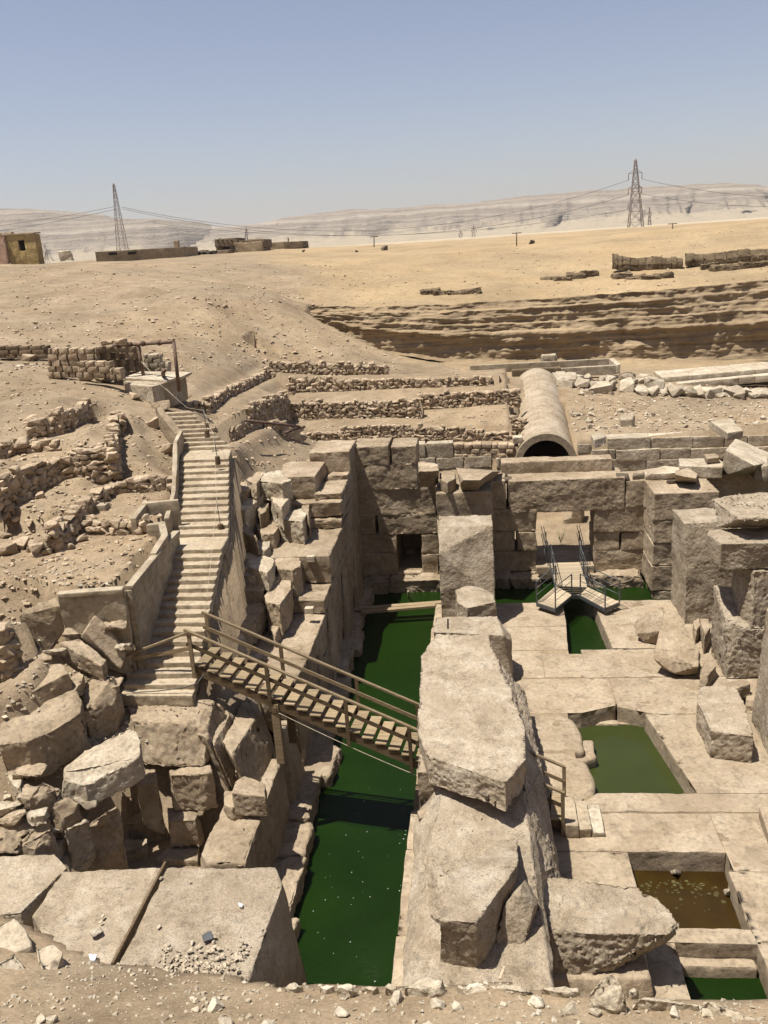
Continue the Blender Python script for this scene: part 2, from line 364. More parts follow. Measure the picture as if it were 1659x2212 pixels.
# the ground: sand, dirt and scree as the place has them
def ground_mat():
    m, nt, b = nodes_of('ground')
    geo = mk(nt, 'ShaderNodeNewGeometry'); pos = geo.outputs['Position']
    sep = mk(nt, 'ShaderNodeSeparateXYZ'); nt.links.new(pos, sep.inputs[0])
    n1 = noise_node(nt, pos, .35, 6, .6, .4)
    dirt = ramp(nt, n1.outputs['Fac'], [(.3, (.176,.131,.083)), (.5, (.226,.172,.113)), (.7, (.27,.212,.144))]).outputs[0]
    n2 = noise_node(nt, pos, .12, 5, .55, .3)
    sand = ramp(nt, n2.outputs['Fac'], [(.3, (.248,.182,.104)), (.7, (.31,.234,.14))]).outputs[0]
    # the yellow wind-blown sand lies beyond the pit, to the right of the mound
    mr = mk(nt, 'ShaderNodeMapRange'); mr.inputs['From Min'].default_value = 66; mr.inputs['From Max'].default_value = 84
    nt.links.new(sep.outputs[1], mr.inputs['Value'])
    xa = mk(nt, 'ShaderNodeMath', operation='MULTIPLY_ADD'); xa.inputs[1].default_value = .30
    nt.links.new(sep.outputs[1], xa.inputs[0]); nt.links.new(sep.outputs[0], xa.inputs[2])
    n3 = noise_node(nt, pos, .05, 4, .6)
    xb = mk(nt, 'ShaderNodeMath', operation='MULTIPLY_ADD'); xb.inputs[1].default_value = 16
    nt.links.new(n3.outputs['Fac'], xb.inputs[0]); nt.links.new(xa.outputs[0], xb.inputs[2])
    mx = mk(nt, 'ShaderNodeMapRange'); mx.inputs['From Min'].default_value = 15; mx.inputs['From Max'].default_value = 23
    nt.links.new(xb.outputs[0], mx.inputs['Value'])
    ml = mk(nt, 'ShaderNodeMath', operation='MULTIPLY'); nt.links.new(mr.outputs[0], ml.inputs[0]); nt.links.new(mx.outputs[0], ml.inputs[1])
    c = mix(nt, dirt, sand, ml.outputs[0])
    # far gravel plain, paler
    mf = mk(nt, 'ShaderNodeMapRange'); mf.inputs['From Min'].default_value = 160; mf.inputs['From Max'].default_value = 420
    nt.links.new(sep.outputs[1], mf.inputs['Value'])
    c = mix(nt, c, (.36,.30,.215), mf.outputs[0])
    n8 = noise_node(nt, pos, 1.7, 7, .7, .5)
    c = mix(nt, c, ramp(nt, n8.outputs['Fac'], [(.34, (.74,)*3), (.5, (1,)*3), (.66, (1.12,)*3)]).outputs[0], .8, 'MULTIPLY')
    n9 = noise_node(nt, pos, .09, 5, .6, .8)
    c = mix(nt, c, ramp(nt, n9.outputs['Fac'], [(.36, (.84, .85, .87)), (.5, (1, 1, 1)), (.62, (1.1, 1.08, 1.05))]).outputs[0], .9, 'MULTIPLY')
    n4 = noise_node(nt, pos, 14, 5, .8)
    sp = ramp(nt, n4.outputs['Fac'], [(.33, (.6,)*3), (.5, (1,)*3), (.70, (1.3,)*3)]).outputs[0]
    c = mix(nt, c, sp, .8, 'MULTIPLY')
    # pale and dark chips
    vo = mk(nt, 'ShaderNodeTexVoronoi', feature='F1'); vo.inputs['Scale'].default_value = 7
    nt.links.new(pos, vo.inputs['Vector'])
    ch = ramp(nt, vo.outputs['Distance'], [(.10, (1, 1, 1)), (.16, (0, 0, 0))]).outputs[0]
    n6 = noise_node(nt, pos, .8, 3, .6)
    dens = ramp(nt, n6.outputs['Fac'], [(.45, (0, 0, 0)), (.62, (1, 1, 1))]).outputs[0]
    chf = mix(nt, ch, dens, 1.0, 'MULTIPLY')
    cs = ramp(nt, vo.outputs['Color'], [(.35, (.15,.11,.07)), (.6, (.42,.35,.25))]).outputs[0]
    c = mix(nt, c, cs, chf)
    nt.links.new(c, b.inputs['Base Color'])
    b.inputs['Roughness'].default_value = .95; b.inputs['Specular IOR Level'].default_value = .1
    n5 = noise_node(nt, pos, 4, 6, .7, .2)
    bp = mk(nt, 'ShaderNodeBump'); bp.inputs['Strength'].default_value = .55; bp.inputs['Distance'].default_value = .06
    nt.links.new(n5.outputs['Fac'], bp.inputs['Height']); nt.links.new(bp.outputs[0], b.inputs['Normal'])
    return m
MAT['ground'] = ground_mat()

def cliff_mat():
    m, nt, b = nodes_of('cliff')
    geo = mk(nt, 'ShaderNodeNewGeometry'); pos = geo.outputs['Position']
    sep = mk(nt, 'ShaderNodeSeparateXYZ'); nt.links.new(geo.outputs['Normal'], sep.inputs[0])
    n1 = noise_node(nt, pos, .6, 6, .65, .3)
    mud = ramp(nt, n1.outputs['Fac'], [(.3, (.19,.142,.088)), (.5, (.245,.185,.117)), (.7, (.30,.23,.15))]).outputs[0]
    mp = mk(nt, 'ShaderNodeMapping'); mp.inputs['Scale'].default_value = (.05, .05, 4.2)
    nt.links.new(pos, mp.inputs['Vector']); n2 = noise_node(nt, mp.outputs[0], 1.0, 4, .7)
    st = ramp(nt, n2.outputs['Fac'], [(.36, (.55,)*3), (.47, (.95,)*3), (.53, (1.0,)*3), (.66, (1.45,)*3)]).outputs[0]
    mud = mix(nt, mud, st, .8, 'MULTIPLY')
    f = ramp(nt, sep.outputs[2], [(.86, (0, 0, 0)), (.97, (1, 1, 1))]).outputs[0]     # blown sand lies on the ledges
    c = mix(nt, mud, (.27,.197,.11), f)
    nt.links.new(c, b.inputs['Base Color']); b.inputs['Roughness'].default_value = .95; b.inputs['Specular IOR Level'].default_value = .1
    n5 = noise_node(nt, pos, 2.5, 9, .7, .2)
    bp = mk(nt, 'ShaderNodeBump'); bp.inputs['Strength'].default_value = .8; bp.inputs['Distance'].default_value = .15
    nt.links.new(n5.outputs['Fac'], bp.inputs['Height']); nt.links.new(bp.outputs[0], b.inputs['Normal'])
    return m
MAT['cliff'] = cliff_mat()

def hill_mat():
    m, nt, b = nodes_of('hill')
    geo = mk(nt, 'ShaderNodeNewGeometry'); pos = geo.outputs['Position']
    nw = noise_node(nt, pos, .006, 4, .6)
    wv = mk(nt, 'ShaderNodeMath', operation='MULTIPLY_ADD'); wv.inputs[1].default_value = 26
    sp = mk(nt, 'ShaderNodeSeparateXYZ'); nt.links.new(pos, sp.inputs[0])
    nt.links.new(nw.outputs['Fac'], wv.inputs[0]); nt.links.new(sp.outputs[2], wv.inputs[2])
    cv = mk(nt, 'ShaderNodeCombineXYZ'); nt.links.new(wv.outputs[0], cv.inputs[2])
    mp = mk(nt, 'ShaderNodeMapping'); mp.inputs['Scale'].default_value = (0, 0, .085); nt.links.new(cv.outputs[0], mp.inputs['Vector'])
    n = noise_node(nt, mp.outputs[0], 1.0, 4, .6)
    rockc = ramp(nt, n.outputs['Fac'], [(.34, (.115,.096,.077)), (.48, (.205,.172,.138)), (.62, (.295,.252,.202))]).outputs[0]
    n2 = noise_node(nt, pos, .022, 8, .7, .5)
    sep = mk(nt, 'ShaderNodeSeparateXYZ'); nt.links.new(geo.outputs['Normal'], sep.inputs[0])
    a = mk(nt, 'ShaderNodeMath', operation='MULTIPLY_ADD'); a.inputs[1].default_value = .75
    nt.links.new(n2.outputs['Fac'], a.inputs[0]); nt.links.new(sep.outputs[2], a.inputs[2])
    # pale talus and drift sand below, rock above: what the slope is made of at each height
    hz_ = mk(nt, 'ShaderNodeMapRange'); hz_.inputs['From Min'].default_value = 20; hz_.inputs['From Max'].default_value = 85
    hz_.inputs['To Min'].default_value = .34; hz_.inputs['To Max'].default_value = -.16
    nt.links.new(wv.outputs[0], hz_.inputs['Value'])
    ad = mk(nt, 'ShaderNodeMath', operation='ADD'); nt.links.new(a.outputs[0], ad.inputs[0]); nt.links.new(hz_.outputs[0], ad.inputs[1])
    sc = mk(nt, 'ShaderNodeMath', operation='MULTIPLY'); sc.inputs[1].default_value = .6
    nt.links.new(ad.outputs[0], sc.inputs[0])
    f = ramp(nt, sc.outputs[0], [(.80, (0, 0, 0)), (.89, (1, 1, 1))]).outputs[0]
    c = mix(nt, rockc, (.31,.262,.19), f)
    nt.links.new(c, b.inputs['Base Color']); b.inputs['Roughness'].default_value = 1.0; b.inputs['Specular IOR Level'].default_value = 0
    n3 = noise_node(nt, pos, .03, 9, .7, .3)
    hs_ = mk(nt, 'ShaderNodeMath', operation='MULTIPLY_ADD'); hs_.inputs[1].default_value = 1.6
    nt.links.new(n.outputs['Fac'], hs_.inputs[0]); nt.links.new(n3.outputs['Fac'], hs_.inputs[2])
    bp = mk(nt, 'ShaderNodeBump'); bp.inputs['Strength'].default_value = 1.0; bp.inputs['Distance'].default_value = 9
    nt.links.new(hs_.outputs[0], bp.inputs['Height']); nt.links.new(bp.outputs[0], b.inputs['Normal'])
    return m
MAT['hill'] = hill_mat()
# ------------------------------------------------------------------ terrain
def _hash(ix, iy, s):
    h = (ix.astype(np.int64)*374761393 + iy.astype(np.int64)*668265263 + s*974634777) & 0xffffffff
    h = ((h ^ (h >> 13)) * 1274126177) & 0xffffffff
    return ((h ^ (h >> 16)) & 0xffff) / 65535.0
def vnoise(x, y, s=0):
    ix = np.floor(x); iy = np.floor(y); fx = x - ix; fy = y - iy
    fx = fx*fx*(3 - 2*fx); fy = fy*fy*(3 - 2*fy)
    a = _hash(ix, iy, s); b = _hash(ix+1, iy, s); c = _hash(ix, iy+1, s); d = _hash(ix+1, iy+1, s)
    return (a*(1-fx) + b*fx)*(1-fy) + (c*(1-fx) + d*fx)*fy - .5
def fbm(x, y, s=0, o=4, g=.5):
    r = 0; a = 1
    for i in range(o):
        r = r + a*vnoise(x*2**i + 17.3*i, y*2**i - 9.1*i, s + i); a *= g
    return r
class TPS:
    def __init__(self, pts, lam=0.0):
        P = np.array([tuple(p) for p in pts], float); self.c = P[:, :2]; n = len(P)
        K = self._k(self.c, self.c) + np.eye(n)*lam
        A = np.zeros((n+3, n+3)); A[:n, :n] = K; A[:n, n] = 1; A[:n, n+1:] = self.c; A[n, :n] = 1; A[n+1:, :n] = self.c.T
        b = np.zeros(n+3); b[:n] = P[:, 2]
        self.w = np.linalg.lstsq(A, b, rcond=None)[0]
    def _k(self, a, b):
        return np.sqrt(((a[:, None, :] - b[None, :, :])**2).sum(-1))     # linear kernel: stays tame between the points
    def __call__(self, x, y):
        sh = x.shape; q = np.stack([x.ravel(), y.ravel()], 1); out = np.empty(len(q)); n = len(self.c)
        for i in range(0, len(q), 20000):
            s = q[i:i+20000]; out[i:i+20000] = self._k(s, self.c) @ self.w[:n] + self.w[n] + s @ self.w[n+1:]
        return out.reshape(sh)
def inpoly(x, y, poly):
    r = np.zeros(x.shape, bool); n = len(poly)
    for i in range(n):
        x0, y0 = poly[i][:2]; x1, y1 = poly[(i+1) % n][:2]
        if y0 == y1: continue
        c = ((y0 > y) != (y1 > y)) & (x < (x1 - x0)*(y - y0)/(y1 - y0) + x0)
        r ^= c
    return r
def A3(u, v, z): return at(u, v, 3, Z=z)
# dry-stone walls: label, foot of the visible face, height at each point
DRY = [
    ('upper_left', [A3(500,515,9.5), A3(345,600,9.35), A3(190,650,9.2)], [.75,.95,.8]),
    ('bastion', [A3(610,520,9.3), A3(645,600,8.9), A3(645,700,8.6), A3(640,812,8.25), A3(430,832,8.25), A3(330,850,8.2), A3(150,950,8.05), A3(0,1040,7.9)], [.35,.7,.85,1.15,1.0,.85,1.1,1.1]),
    ('lower_left', [A3(930,900,7.6), A3(780,915,7.6), A3(630,925,7.55), A3(500,1020,7.45), A3(430,1100,7.35), A3(330,1215,7.2), A3(210,1262,7.1)], [.45,.5,.45,.6,.65,.8,.4]),
    ('short_row', [A3(800,1135,7.15), A3(620,1142,7.15), A3(445,1125,7.2)], [.55,.35,.5]),
    ('left_edge', [A3(310,690,9.0), A3(180,700,8.95), A3(70,715,8.9), A3(0,755,8.8)], [.4,.45,.6,.6]),
    ('far_left', [at(115,680,6,Z=5.75), at(60,745,6,Z=5.55), at(-60,800,6,Z=5.4)], [1.1,1.5,1.6]),
    ('vee_upper', [at(583,817,Y=61), at(540,838,Y=56), at(490,862,Y=50), at(455,893,Y=44), at(385,895,Y=42.3)], [.7,.65,.6,.75,.35]),
    ('vee_lower', [at(628,905,Y=55), at(590,915,Y=50), at(545,930,Y=45), at(500,955,Y=41), at(478,965,Y=38.6)], [1.75,1.5,1.25,1.15,.7]),
]
bz = [at(u, v, Z=z) for u, v, z in [
    (340,1525,3.75),(60,1480,4.75),(0,1400,5.4),(100,1600,4.05),(200,1560,3.6),(40,1720,3.3),(150,1760,2.5),(20,1810,2.7),(200,1345,5.75),(120,1350,5.85),(250,1385,5.2),(160,1450,4.7),
    (250,1230,7.0),(150,1220,7.05),(20,1250,7.0),(100,1100,8.0),(200,970,9.15),(330,1000,8.2),
    (60,960,9.1),(300,900,9.2),(20,860,10.2),(250,860,9.9),(120,830,10.5),(20,790,11.1),
    (530,1200,3.9),(520,1350,2.6),(490,1450,2.0),(570,1110,4.5)]]
def front_normal(P0, P1):
    t = Vector((P1[0]-P0[0], P1[1]-P0[1], 0)).normalized(); n = Vector((t.y, -t.x, 0))
    mid = Vector((P0[0]+P1[0], P0[1]+P1[1], 0))/2
    return n if n.dot(Vector((2, 0, 0)) - mid) > 0 else -n
for _nm, _pts, _hs in DRY:
    for i in range(len(_pts)-1):
        n_ = front_normal(_pts[i], _pts[i+1])
        for t_ in (0, .5):
            p_ = _pts[i].lerp(_pts[i+1], t_); h_ = _hs[i]*(1-t_) + _hs[i+1]*t_
            q_ = p_ + n_*.25; bz.append(Vector((q_.x, q_.y, p_.z)))
            q_ = p_ - n_*.3; bz.append(Vector((q_.x, q_.y, p_.z + h_ - .06)))
bz += [at(u, v, Y=y) for u, v, y in [
    (560,920,46),(600,960,46),(560,1000,40),(650,985,43),(510,1010,37),
    (570,735,66),(400,760,56),(250,730,58),(100,730,56),(0,730,54),(500,690,70),(300,660,70),(100,660,68),(0,650,70),
    (300,600,88),(100,600,88),(0,590,92),(500,610,92),(700,610,100),(900,600,100),(1200,600,98),(1500,580,98),(1659,560,100),
    (1200,548,120),(1500,512,125),(1659,480,135),(900,552,125),(600,552,140),(300,565,115),(50,572,108),(0,572,108),(420,556,150),(1000,540,140),
    (700,662,83),(900,660,83),(1200,645,84),(1655,608,84),(660,676,78),(700,697,75),(750,720,73),(800,744,71.5),(850,769,70),(890,784,69),(940,795,67),(640,690,72),(700,725,69.5),(760,760,67),(590,790,62.5),(830,812,62)]]
bz += [at(520,612,Y=80), at(560,627,Y=78.5), at(590,641,Y=77.5), at(625,658,Y=77), at(600,622,Y=89)-Vector((0,0,1.0)), at(650,640,Y=88)-Vector((0,0,1.1)), at(560,612,Y=91)-Vector((0,0,.8)), at(450,640,Y=71), at(480,680,Y=66.5)]
bz += [Vector((-30, 25, 6.5)), Vector((-30, 40, 10.5)), Vector((60, 60, 8)), Vector((60, 90, 11.5)), Vector((60, 135, 15.5)), Vector((-60, 108, 16.4)), Vector((-60, 70, 14)),
       Vector((16, 40, 4)), Vector((-60, 150, 15.6)), Vector((60, 170, 15.4)), Vector((0, 180, 15.3))]
base_tps = TPS(bz, 0.05)
def region(name, poly, pts, amp=.03):
    return (poly, TPS(pts), amp)
def xy(p): return (p[0], p[1])
ST_PATH = [((-9.45,21.5,4.0),2.15), ((-9.6,24.0,5.15),2.05), ((-9.8,27.3,6.6),2.0), ((-9.9,28.3,6.6),2.0), ((-11.35,34.2,8.1),2.05), ((-11.6,35.4,8.1),2.05), ((-13.5,37.6,9.4),1.1)]
stair_poly = [(p[0]+w/2+.15, p[1]) for p, w in ST_PATH] + [(p[0]-w/2-.15, p[1]) for p, w in ST_PATH[::-1]]
pit_pts = [at(u, v, Y=y) for u, v, y in [(900,783,80),(1200,781,80),(1655,783,80),(1150,802,72),(1000,806,70),(1300,910,56),(1500,895,58),(1650,880,60),(1250,835,66),(1450,832,66),(1650,800,74),(1285,930,53),(1650,925,53),(1130,905,55),(720,725,80),(820,765,78),(905,792,69),(865,777,71),(815,755,73),(940,798,67)]]
fore_pts = [(-12,14.6,3.0),(-10,14.2,2.95),(-7.5,13.0,3.02),(-4.8,12.7,3.1),(-3.6,11.9,3.75),(0,11.7,4),(4,11.6,4),(8,11.5,4.1),(-10,10.5,4.4),(-5,10.5,4.3),(0,9,4.7),(8,9,4.9),(-12,3,8),(0,3,8),(12,3,8),(0,-2,14),(-20,-2,14),(20,-2,14)]
REG = [
    region('left_terrace', [(-18.6,28.0),(-13.6,27.6),(-11.3,27.4),(-10.75,27.4),(-10.68,26.4),(-10.45,22.62),(-12.3,22.45),(-13.3,23.3),(-18.6,24.6)], [(-18,28,7.15),(-11.3,27.4,7.1),(-10.5,22.6,7.08),(-12.3,22.5,7.1),(-18,25,7.12)], .012),
    region('pit_floor', [tuple(at(u, v, Y=y).xy) for u, v, y in [(900,788,68.5),(850,767,70),(800,742,71.5),(750,718,73),(700,695,75),(665,676,78)]] + [(-15.6,82.4),(80,84.3),(80,50.6),(2.3,50.6),(2.6,58),(2.7,66),(-1,66),(-3.5,69)], pit_pts, .06),
    region('t0', [(-12.0,50.6),(2.2,50.6),(2.2,52.2),(-12.0,52.2)], [(-12,50.6,4.35),(2.2,50.6,4.1),(-12,52.2,4.4),(2.2,52.2,4.2)]),
    region('t1', [(-12.1,52.25),(2.5,52.25),(2.6,56.5),(-4,56.5),(-4,55.2),(-12.1,55.2)], [(-12,52.2,5.3),(-3,52.2,5.15),(2,52.2,5.0),(-12,55.2,5.4),(-4,55.2,5.15),(-4,56.5,5.6),(2.1,56.5,5.7)]),
    region('t2', [(-12.4,55.25),(-4,55.25),(-4,56.55),(2.7,56.55),(2.7,58.2),(-12.5,58.2)], [(-12.4,55.2,6.45),(-4,55.2,6.2),(-4,56.5,6.45),(2.3,56.5,6.4),(2,58.2,6.6),(-12.5,58.2,6.7)]),
    region('t3', [(-12.6,58.25),(2.7,58.25),(2.9,64),(0,64),(-6.3,61.2),(-14.5,61.2)], [(-12.6,58.2,7.45),(-4,58.2,7.3),(1.9,58.2,6.9),(0,60.5,7.0),(-6.3,61.2,7.15),(-14.5,61.2,7.8),(2.9,64,6.3)]),
    region('vault_side', [(1.75,51.5),(2.55,51.5),(3.1,67),(1.9,67),(1.6,60)], [(1.7,51.5,4.15),(2.5,51.5,4.3),(1.7,56,4.9),(2.5,56,4.7),(1.7,60,5.35),(2.6,60,5.05),(2.0,66,5.7),(3.0,66,5.5)], .008),
    region('burrow', [tuple(at(u, v, 1, Y=y).xy) for u, v, y in [(1055,860,64.6),(1090,845,66.2),(1150,870,65.6),(1205,880,65.2),(1200,905,63.8),(1130,905,63.4)]], [at(1130,880,1,Y=64.6)-Vector((0,0,.75)), at(1060,870,1,Y=64.4)-Vector((0,0,.7)), at(1200,890,1,Y=64.2)-Vector((0,0,.7))], .05),
    region('stairs', stair_poly, [(p[0], p[1], p[2]-.42) for p, w in ST_PATH] + [(p[0]+1, p[1], p[2]-.42) for p, w in ST_PATH], 0),
    region('hole', [(-10.2,16.1),(-6.4,16.1),(-6.4,22.3),(-7.3,22.3),(-7.3,20.5),(-10.3,20.5)], [(-10,16,.2),(-6,16,.2),(-6,22,.2),(-10,21,.25)], .02),
    region('under_bridge', [(-7.4,22.2),(-6.3,22.2),(-6.3,27.2),(-7.4,27.2)], [(-7,22,.1),(-6,22,.1),(-7,27,.3)], .02),
    region('room', [(-6.6,41.3),(16.5,41.3),(16.5,50.4),(-6.6,50.4)], [(-6,42,.15),(16,42,.15),(0,50,.35)], .02),
    region('vault_floor', [(2.0,50.3),(5.2,50.3),(5.6,60),(2.5,60)], [(2,50,.4),(5,50,.4),(4,60,2.5)], .02),
    region('hall', [(-6.6,11.9),(18,11.9),(18,41.4),(-6.6,41.4)], [(-6,12,-2.2),(16,12,-2.2),(0,41,-2.2)], 0),
    region('bank', [(-200,16.2),(-11.9,15.2),(-9.9,14.2),(-7.5,13.15),(-4.8,12.85),(-3.6,12.05),(20,11.75),(60,11.5),(60,-60),(-200,-60)], fore_pts, .035),
]
def lines(dense, lo, hi, step, g=1.25):
    a = list(np.arange(lo, hi + step*.5, step)); s = step
    x = a[-1]; up = []
    while x < dense[1]: s *= g; x += s; up.append(x)
    s = step; x = a[0]; dn = []
    while x > dense[0]: s *= g; x -= s; dn.append(x)
    return np.array(dn[::-1] + a + up)
gx = lines((-5000, 5000), -24, 20, .2)
gy1 = lines((-300, 9), 9, 66, .2)
gy1 = gy1[gy1 <= 66.01]
gy = np.concatenate([gy1, np.arange(66.5, 130, .5), lines((130, 6000), 130.5, 131, .5)])
gy = gy[(gy > -300)]
def ground_z(X, Y):
    Xc = np.clip(X, -60, 60); Yc = np.clip(Y, -5, 180)
    Z = base_tps(Xc, Yc)
    t = np.clip((Y - 150)/90, 0, 1); Z = Z*(1-t) + 15.3*t
    t = np.clip((np.abs(X) - 70)/120, 0, 1)*np.clip((Y-60)/60, 0, 1); Z = Z*(1-t) + 15.3*t
    amp = np.where(Y > 200, 0.5, .22)
    Z = Z + amp*fbm(X/5.5, Y/5.5, 3, 5, .55)*np.clip((Y-14)/10, 0, 1) + .05*fbm(X/.7, Y/.7, 9, 3)
    for _nm, pts_, hs_ in DRY:
        bd = np.full(X.shape, 9.0); tz = np.zeros(X.shape)
        for i in range(len(pts_)-1):
            a_, b_ = pts_[i], pts_[i+1]; n_ = front_normal(a_, b_)
            tx, ty = b_.x-a_.x, b_.y-a_.y; L2 = tx*tx+ty*ty
            near = (X > min(a_.x, b_.x)-2) & (X < max(a_.x, b_.x)+2) & (Y > min(a_.y, b_.y)-2) & (Y < max(a_.y, b_.y)+2)
            if not near.any(): continue
            xx, yy_ = X[near], Y[near]
            t_ = np.clip(((xx-a_.x)*tx + (yy_-a_.y)*ty)/L2, 0, 1)
            dx, dy = xx-(a_.x+tx*t_), yy_-(a_.y+ty*t_); d_ = np.hypot(dx, dy); sd = dx*n_.x + dy*n_.y
            zb = a_.z*(1-t_) + b_.z*t_; ht = hs_[i]*(1-t_) + hs_[i+1]*t_
            tgt = np.where(sd > -.16, zb, zb + ht - .08)
            cur = bd[near]; upd = d_ < cur
            cur[upd] = d_[upd]; bd[near] = cur
            q_ = tz[near]; q_[upd] = tgt[upd]; tz[near] = q_
        w_ = np.clip(1.6 - bd/.8, 0, 1); w_ = w_*w_*(3-2*w_)
        Z = Z*(1-w_) + (tz + .05*fbm(X/.9, Y/.9, 6, 3))*w_
    for poly, tp, a in REG:
        msk = inpoly(X, Y, poly)
        if msk.any():
            Z[msk] = tp(X[msk], Y[msk]) + a*3*fbm(X[msk]/1.2, Y[msk]/1.2, 5, 4, .55)
    return Z
GX, GY = np.meshgrid(gx, gy)
GZ = ground_z(GX.copy(), GY.copy())
ny, nx = GX.shape
verts = np.stack([GX.ravel(), GY.ravel(), GZ.ravel()], 1)
ii = np.arange(ny*nx).reshape(ny, nx)
quads = np.stack([ii[:-1, :-1].ravel(), ii[:-1, 1:].ravel(), ii[1:, 1:].ravel(), ii[1:, :-1].ravel()], 1)
def grid_mesh(name, verts, quads, mat, smooth=True):
    me = bpy.data.meshes.new(name); n = len(verts); q = len(quads)
    me.vertices.add(n); me.vertices.foreach_set('co', np.asarray(verts, float).ravel())
    me.loops.add(q*4); me.loops.foreach_set('vertex_index', np.asarray(quads, np.int32).ravel())
    me.polygons.add(q); me.polygons.foreach_set('loop_start', np.arange(q, dtype=np.int32)*4)
    me.polygons.foreach_set('use_smooth', np.full(q, smooth))
    me.update(calc_edges=True); me.materials.append(mat); me.validate()
    return me
ground = tag(link('ground', grid_mesh('ground', verts, quads, MAT['ground'])), kind='structure')
def gz(x, y):
    j = min(max(np.searchsorted(gx, x) - 1, 0), nx-2); i = min(max(np.searchsorted(gy, y) - 1, 0), ny-2)
    fx = (x-gx[j])/(gx[j+1]-gx[j]); fy = (y-gy[i])/(gy[i+1]-gy[i])
    return (GZ[i, j]*(1-fx)+GZ[i, j+1]*fx)*(1-fy) + (GZ[i+1, j]*(1-fx)+GZ[i+1, j+1]*fx)*fy

# ---- hills beyond the plain
def hills(name, ridge, Yr, depth, cols=360, rows=44, seed=0):
    rp = [at(u, v, Y=Yr) for u, v in ridge]
    xs = np.array([p.x for p in rp]); zs = np.array([p.z for p in rp])
    X = np.linspace(xs[0], xs[-1], cols); ZR = np.interp(X, xs, zs)
    ZR = ZR + 5*fbm(X/60, X*0+seed, seed, 4)
    V = []
    for r in range(rows):
        t = r/(rows-1)                      # 0 at the foot, 1 at the ridge, a little plateau behind
        if t > .93:
            s = (t-.93)/.07; yy = Yr + s*400; zz = ZR - s*2
        else:
            s = t/.93
            prof = np.interp(s, [0,.2,.42,.55,.57,.63,.65,.72,.735,.82,.835,.92,.935,1], [0,.03,.12,.24,.34,.38,.48,.53,.66,.70,.82,.86,.99,1])
            yy = Yr - depth*(1-s)**1.15
            zz = 14 + (ZR-14)*prof
            gul = np.abs(fbm(X/(150+60*s), X*0+s*.8+seed, seed+5, 5, .6))*1.6 - .4
            yy = yy + gul*depth*.22*np.sin(np.pi*min(1, s*1.02))
            zz = zz + (ZR-14)*.03*fbm(X/90, X*0+s*6, seed+9, 4)*np.sin(np.pi*s)
        V.append(np.stack([X, np.broadcast_to(yy, X.shape), zz], 1))
    V = np.concatenate(V); ii = np.arange(rows*cols).reshape(rows, cols)
    q = np.stack([ii[:-1, :-1].ravel(), ii[:-1, 1:].ravel(), ii[1:, 1:].ravel(), ii[1:, :-1].ravel()], 1)
    return tag(link(name, grid_mesh(name, V, q, MAT['hill'])), kind='structure')
hills('hills', [(440,538),(450,500),(465,488),(540,487),(580,480),(640,466),(700,458),(760,452),(880,448),(1000,440),(1100,428),(1250,414),(1400,403),(1500,400),(1560,398),(1620,401),(1659,402),(1800,398),(2100,395),(2600,380)], 2600, 900, 460, seed=3)
hills('hills', [(-900,470),(-400,460),(-150,448),(0,450),(75,452),(105,462),(150,474),(200,476),(330,474),(350,480),(375,494),(400,512),(416,536)], 2200, 700, 320, seed=11)
hills('hills', [(300,520),(380,512),(405,508),(432,504),(445,508),(470,515),(560,530)], 4200, 900, 120, 30, seed=21)

# ---- the cut mud cliff round the back of the pit
cb_ = [(-16.0,81.6,9.4),(-11,79.6,7.0),(-3,79.4,5.4),(6,80.2,4.7),(15,80.3,4.3),(24,80.6,3.9),(40,81,3.7),(62,82,3.7)]
ct_ = [(-16.6,82.4,10.9),(-9.5,83.2,10.5),(-3,84.0,10.3),(6,84.6,10.25),(15,84.7,10.4),(24,84.9,10.7),(40,85.2,11.0),(62,86,11.3)]
cols, rows = 420, 84
ub = np.linspace(0, 1, len(cb_)); U = np.linspace(0, 1, cols)
B = np.stack([np.interp(U, ub, [p[i] for p in cb_]) for i in range(3)], 1); T = np.stack([np.interp(U, ub, [p[i] for p in ct_]) for i in range(3)], 1)
V = []
for r in range(rows):
    t = r/(rows-1)
    wob = .07*fbm(B[:, 0]/9, B[:, 0]*0+1.5, 31, 3)
    tt = np.clip(t + wob*np.sin(np.pi*t), 0, 1)
    py = np.interp(tt, [0,.06,.30,.44,.465,.50,.53,.62,.64,.66,.74,.755,.77,.86,.875,.885,1], [0,.20,.34,.22,.13,.15,.30,.33,.31,.46,.50,.48,.60,.66,.65,.82,.9])
    p = B*(1-tt)[:, None] + T*tt[:, None]
    p[:, 1] = B[:, 1] + (T[:, 1] - B[:, 1])*py*.5
    zz = p[:, 2]
    p[:, 1] += .75*fbm(p[:, 0]/3.2, zz*.6, 41, 5, .55)*min(1, t*5) - .22*np.abs(fbm(p[:, 0]/1.2, zz*3, 43, 3))
    p[:, 1] += .22*np.round(4*fbm(p[:, 0]/16, zz*2.2, 47, 3))/4*min(1, t*4) + .5*np.abs(fbm(p[:, 0]/2.2, zz*.15, 59, 4))
    p[:, 2] += .12*fbm(p[:, 0]/1.2, zz*2, 53, 3)
    V.append(p)
V.append(np.stack([T[:, 0], T[:, 1] + 1.5, T[:, 2] - .35], 1))
V.append(np.stack([T[:, 0], T[:, 1] + 4, T[:, 2] - 2.5], 1))
V = np.concatenate(V); rows += 2; ii = np.arange(rows*cols).reshape(rows, cols)
tag(link('cliff', grid_mesh('cliff', V, np.stack([ii[:-1, :-1].ravel(), ii[:-1, 1:].ravel(), ii[1:, 1:].ravel(), ii[1:, :-1].ravel()], 1), MAT['cliff'])), kind='structure')

